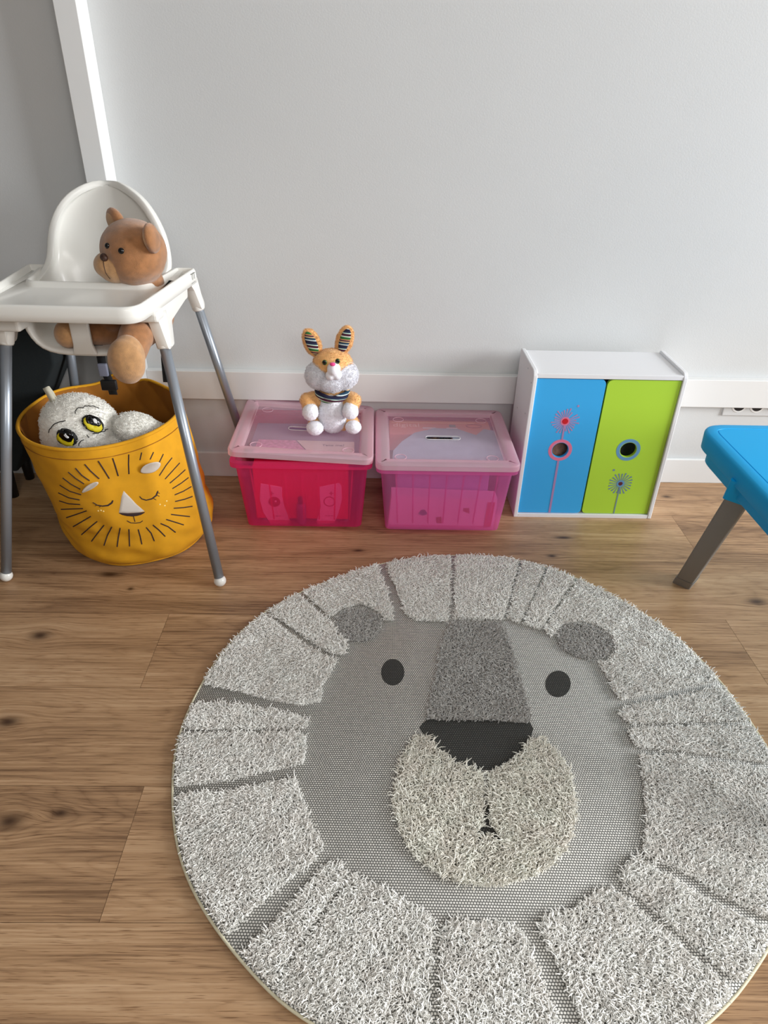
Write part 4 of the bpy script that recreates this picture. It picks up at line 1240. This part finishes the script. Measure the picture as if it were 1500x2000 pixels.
    for ln, lashes in (([(382, 568), (420, 592), (470, 602), (520, 596), (555, 572), (566, 548)], ([(420, 590), (405, 600)], [(450, 600), (445, 612)])),
                       ([(808, 512), (830, 536), (870, 548), (920, 536), (960, 506), (978, 462)], ([(965, 500), (990, 512)], [(935, 530), (960, 545)], [(978, 480), (992, 484)]))):
        bm = bmesh.new(); on_surface_ribbon(bm, bv, z4(ln), lambda u: .0022 + .003 * u * (1 if u < .9 else 8 * (1.02 - u)), step=2)
        for l in lashes: on_surface_ribbon(bm, bv, z4(l), .0015, step=2)
        from_bm('closed_eye', bm, M_thread, shell, True, True)
    bm = bmesh.new(); on_surface_ribbon(bm, bv, z4([(752, 690), (768, 745)]), .002, step=2); on_surface_ribbon(bm, bv, z4([(694, 736), (730, 756), (775, 758), (815, 752), (838, 736)]), .0022, step=2)
    from_bm('mouth', bm, M_thread, shell, True, True)
    bm = on_surface_patch(bv, z4([(616, 664), (860, 654), (850, 668), (820, 684), (780, 694), (740, 698), (690, 694), (650, 684), (625, 672)]), .0012, 4)
    from_bm('nose_base', bm, M_thread, shell, True, True)
    P = [(664, 462), (676, 476), (720, 520), (780, 585), (856, 650), (800, 662), (700, 668), (620, 662), (632, 590), (646, 510)]
    bm = on_surface_patch(bv, z4(P), .003, 6)
    from_bm('nose', bm, M_ivory, shell, True, True)
    gold = mat('gold_dot', (252, 226, 150), .4)
    for x, y in ((996, 588), (1040, 598), (1058, 556), (430, 646), (455, 642), (478, 650)):
        bm = bmesh.new(); p, n = cast(bv, *z4([(x, y)])[0]); ellip(bm, p, (.0022, .0022, .0008), n.to_track_quat('Z', 'Y').to_matrix(), 10, 6)
        from_bm('cheek_dot', bm, gold, shell, True, True)
    # ears: little folded felt flaps standing off the canvas
    for pts, tipd in (([(274, 482), (300, 430), (350, 385), (430, 350), (455, 372), (400, 425), (340, 458), (290, 480)], .012), ([(800, 300), (800, 250), (830, 205), (900, 180), (955, 185), (980, 215), (965, 262), (930, 300), (860, 306)], .020)):
        q = z4(pts); bmE = bmesh.new(); H = []
        cyb = max(p[1] for p in q)
        for p in q:
            h, n = cast(bv, *p); k = (cyb - p[1]) / (cyb - min(r[1] for r in q))
            H.append((h + n * (.002 + tipd * k), n))
        vs = [bmE.verts.new(h) for h, n in H]
        cc = sum((h for h, n in H), Vector()) / len(H) - H[0][1] * .004
        cv = bmE.verts.new(cc)
        for i in range(len(vs)): bmE.faces.new((vs[i], vs[(i + 1) % len(vs)], cv))
        from_bm('ear', bmE, M_ivory, shell, True, True, [('SOLIDIFY', dict(thickness=.003, offset=0)), SUB(1)])
build_basket()

# ------------------------------------------------------------------ owl
def build_owl():
    root = thing('plush_owl', 'fluffy white plush owl with yellow eyes lying in the mustard basket', 'plush toy', (-.74, 1.69, .30))
    hc = aty(158, 832, 1.665)
    bm = bmesh.new()
    ellip(bm, hc, (.098, .085, .082), (0, .25, 0))
    ellip(bm, hc + Vector((.06, .02, -.06)), (.10, .085, .06))
    ellip(bm, hc + Vector((-.03, .0, -.03)), (.075, .07, .06))
    me = blob(bm, .005, 4, .006, .012)
    bv = bvh_of(me)
    add_fur(me, 9000, .009, .00055, .9, 5)
    body = from_me('body', me, M_owl, root, True, True)
    wc = aty(268, 838, 1.655)
    bm = bmesh.new(); ellip(bm, wc, (.060, .05, .038), (0, .35, .3)); ellip(bm, wc + Vector((.035, .01, -.02)), (.045, .04, .03))
    me = blob(bm, .005, 4, .006, .012); add_fur(me, 4000, .009, .00055, .9, 6)
    from_me('wing', me, M_owl, root, True, True)
    e = lambda pts: [(x / 5 + 60, y / 5 + 720) for x, y in pts]
    # eyes: yellow under black, with a white glint
    for cx, cy, s in ((600, 535, 1.15), (352, 662, 1.1)):
        def el(ax, ay, rx, ry, tilt): return e([(ax + p[0], ay + p[1]) for p in px_ellipse(0, 0, rx * s, ry * s, tilt, 24)])
        out = [('eye', el(cx + 5, cy + 4, 103, 68, 28), M_thread_b, .0100), ('iris', el(cx + 2, cy + 10, 95, 58, 28), M_eyeyel, .0112),
               ('pupil', el(cx + 6, cy - 16, 80, 46, 28), M_eye, .0122), ('glint', el(cx + 16, cy - 16, 20, 11, 45), M_white, .0134)]
        for nm, poly, m, lf in out:
            bm = on_surface_patch(bv, poly, lf, 5)
            if len(bm.faces): from_bm(nm, bm, m, body, True, True)
            else: bm.free()
    for ln in ([(430, 460), (440, 430), (480, 400), (530, 385), (600, 385), (660, 415)], [(205, 620), (215, 590), (250, 550), (300, 525), (350, 520)], [(600, 635), (650, 630), (690, 612), (735, 588)], [(540, 635), (570, 668)], [(470, 735), (490, 700), (515, 680)]):
        bm = bmesh.new(); on_surface_ribbon(bm, bv, e(ln), .0022, lift=.009, step=2)
        if len(bm.faces): from_bm('face_stitch', bm, M_thread_b, body, True, True)
        else: bm.free()
    # cream hanging loop
    p0 = cast(bv, 105, 784)[0]; p1 = aty(89, 757, p0.y - .002)
    d = (p1 - p0); bm = bmesh.new(); w = Vector((.0075, 0, .0035))
    rows = [[bm.verts.new(p + w), bm.verts.new(p - w)] for p in (p0 - d * .3, p0 + d * .3, p0 + d * .7, p1, p1 + Vector((0, .006, -.003)), p0 + d * .5 + Vector((0, .008, 0)), p0 - d * .2 + Vector((0, .006, 0)))]
    for A, B in zip(rows, rows[1:]): bm.faces.new((A[0], A[1], B[1], B[0]))
    from_bm('ribbon_loop', bm, M_cream, root, True, True, [('SOLIDIFY', dict(thickness=.001))])
M_thread_b = mat('black_thread', (14, 14, 14), .7)
build_owl()

# ------------------------------------------------------------------ rabbit
def stripes(name):
    m = bpy.data.materials.new(name); m.use_nodes = True
    nt = m.node_tree; N = nt.nodes; L = nt.links; b = N['Principled BSDF']; b.inputs['Roughness'].default_value = .9
    g = N.new('ShaderNodeNewGeometry'); s = N.new('ShaderNodeSeparateXYZ'); L.new(g.outputs['Position'], s.inputs[0])
    no = N.new('ShaderNodeMath'); no.operation = 'MULTIPLY_ADD'; L.new(s.outputs[0], no.inputs[0]); no.inputs[1].default_value = .12; L.new(s.outputs[2], no.inputs[2])
    a = N.new('ShaderNodeMath'); a.operation = 'MULTIPLY'; L.new(no.outputs[0], a.inputs[0]); a.inputs[1].default_value = 22
    f = N.new('ShaderNodeMath'); f.operation = 'FRACT'; L.new(a.outputs[0], f.inputs[0])
    r = N.new('ShaderNodeValToRGB'); r.color_ramp.interpolation = 'CONSTANT'; L.new(f.outputs[0], r.inputs[0])
    cs = [(0, (28, 24, 54)), (.12, (200, 214, 214)), (.18, (22, 60, 84)), (.30, (206, 176, 130)), (.36, (70, 26, 58)), (.44, (196, 140, 90)), (.50, (44, 104, 50)), (.64, (214, 226, 210)), (.70, (70, 20, 44)), (.84, (196, 224, 210)), (.90, (28, 40, 70))]
    e = r.color_ramp.elements
    e[0].position = 0; e[0].color = (*lin(cs[0][1]), 1); e[1].position = cs[1][0]; e[1].color = (*lin(cs[1][1]), 1)
    for p, c in cs[2:]:
        q = e.new(p); q.color = (*lin(c), 1)
    L.new(r.outputs[0], b.inputs['Base Color'])
    return m
def build_bunny():
    ZB_ = (ML1 @ Vector((.076, .012, .0100))).z + .0005
    c = aty(652, 800, 1.845); cx = c.x; YB_ = 1.850
    root = thing('plush_rabbit', 'orange and white plush rabbit with a striped scarf sitting on the left pink bin', 'plush toy', (cx, YB_, ZB_))
    w = lambda px, py, y: aty(px, py, y)
    M_str = stripes('striped_cotton')
    # orange body
    head = w(650, 712, 1.84); torso = w(650, 800, 1.85); torso.z = ZB_ + .062
    bm = bmesh.new()
    ellip(bm, torso, (.050, .042, .062)); ellip(bm, torso + Vector((0, 0, .04)), (.038, .034, .034))
    ellip(bm, head, (.056, .044, .044))
    hL, hR = w(606, 806, 1.800), w(684, 804, 1.800)
    sL, sR = torso + Vector((-.034, -.004, .040)), torso + Vector((.034, -.004, .040))
    eL, eR = w(600, 782, 1.83), w(691, 782, 1.83)
    limb(bm, sL, .021, eL, .021); limb(bm, eL, .021, hL + Vector((0, .012, .006)), .019)
    limb(bm, sR, .021, eR, .021); limb(bm, eR, .021, hR + Vector((0, .012, .006)), .019)
    fL, fR = w(615, 836, 1.800), w(690, 834, 1.808)
    fL.z = max(fL.z, ZB_ + .0185); fR.z = max(fR.z, ZB_ + .0165)
    limb(bm, torso + Vector((-.03, -.005, -.04)), .021, fL + Vector((-.002, .022, .004)), .018)
    limb(bm, torso + Vector((.03, -.005, -.04)), .021, fR + Vector((-.002, .022, .004)), .018)
    me = blob(bm, .0035, 4, .0025, .012)
    lo = min(v.co.z for v in me.vertices)
    for v in me.vertices: v.co.z = max(v.co.z, ZB_ + .0002)
    add_fur(me, 9000, .0055, .0004, .9, 11)
    for v in me.vertices: v.co.z = max(v.co.z, ZB_ + .0001)
    bvb = bvh_of(me)
    from_me('body', me, M_bunny, root, True, True)
    def white(name, els, nfur, seed, L=.005, v=.0035, nz=.0025):
        bm = bmesh.new()
        for a in els: ellip(bm, *a)
        m_ = blob(bm, v, 3, nz, .01); add_fur(m_, nfur, L, .0004, .9, seed)
        for q in m_.vertices: q.co.z = max(q.co.z, ZB_ + .0001)
        return from_me(name, m_, M_bunnyw, root, True, True), bvh_of(m_)
    white('belly', [(torso + Vector((0, -.022, -.006)), (.042, .030, .056)), (torso + Vector((0, -.020, .025)), (.034, .026, .034))], 3500, 12)
    ch = w(647, 736, 1.82)
    ck, bvc = white('cheek_fluff', [(ch + Vector((-.032, .010, .000)), (.040, .036, .038)), (ch + Vector((.033, .010, .003)), (.040, .036, .039)), (ch + Vector((0, .002, -.008)), (.044, .036, .034))], 7000, 13, .008)
    mz, bvm = white('muzzle', [(w(652, 721, 1.785), (.0185, .024, .0185)), (w(646, 733, 1.785), (.0145, .018, .013)), (w(658, 732, 1.785), (.0145, .018, .013))], 0 or 200, 14, .002, .0025, .0005)
    for p, r, s in ((hL, (.0230, .021, .0235), 15), (hR, (.0235, .021, .0225), 16)): white('paw', [(p, r), (p + Vector((0, .008, .004)), tuple(q * .95 for q in r))], 700, s, .003)
    for p, r, s in ((fL, (.0250, .024, .0205), 17), (fR, (.0235, .024, .0190), 18)): white('foot', [(p, r)], 700, s, .003)
    bm = bmesh.new(); p = w(649.5, 711.5, 1.763); ellip(bm, p, (.0078, .006, .0048)); from_bm('nose', bm, M_pinknose, mz, True, True)
    for px, py in ((634, 708), (659.5, 705.5)):
        q, n = cast(bvb, px, py)
        q = w(px, py, 1.786)
        bm = bmesh.new(); ellip(bm, q, (.0068, .005, .0076)); e = from_bm('eye', bm, M_green, root, True, True)
        bm = bmesh.new(); ellip(bm, q + Vector((0, -.0036, .0014)), (.0050, .0024, .0056)); from_bm('pupil', bm, M_eye, e, True, True)
    bm = bmesh.new(); on_surface_ribbon(bm, bvm, [(652, 719), (653, 736)], .0008, step=2); on_surface_ribbon(bm, bvm, [(641, 737), (645, 741), (652, 737), (659, 740), (662, 735)], .0013, step=2)
    if len(bm.faces): from_bm('mouth_stitch', bm, mat('grey_thread', (110, 104, 116), .8), mz, True, True)
    else: bm.free()
    # ears
    for base, tip, wd, side in (((620, 694), (599, 645), .0245, -1), ((665, 690), (681, 639), .0240, 1)):
        b0, t0 = w(*base, 1.848), w(*tip, 1.845); d = (t0 - b0); L_ = d.length; d.normalize()
        X = Vector((1, 0, 0)); X = (X - d * X.dot(d)).normalized(); Yv = d.cross(X)
        RM = Matrix((X, -Yv if Yv.y > 0 else Yv, d)).transposed()
        mid = b0 + d * L_ * .50
        bm = bmesh.new(); ellip(bm, mid, (wd, .010, L_ * .56), RM)
        me = blob(bm, .0028, 3, .001, .01); add_fur(me, 2200, .005, .0004, .9, 20 + side)
        er = from_me('ear', me, M_bunny, root, True, True)
        fn = Vector((0, -1, 0)); fn = (fn - d * fn.dot(d)).normalized()
        bm = bmesh.new(); ellip(bm, mid + fn * .0095 + d * .002, (wd * .60, .004, L_ * .46), RM)
        from_bm('striped_inner_ear', bm, M_str, er, True, True)
    # scarf
    n = 40; cen = torso + Vector((0, -.009, .067)); bm = bmesh.new()
    for k, (dz, rr, r) in enumerate(((0, 1.0, .0062), (-.007, 1.03, .0055), (-.012, 1.0, .0040))):
        tube_bm(bm, [cen + Vector((.0435 * rr * math.cos(a), .040 * rr * math.sin(a), dz - .010 * max(0, -math.sin(a)) + .002 * math.sin(5 * a + k))) for a in np.linspace(0, 2 * PI, n + 1)[:-1]], r, 8, closed=True)
    from_bm('scarf', bm, stripes('scarf_stripes'), root, True, True)
build_bunny()
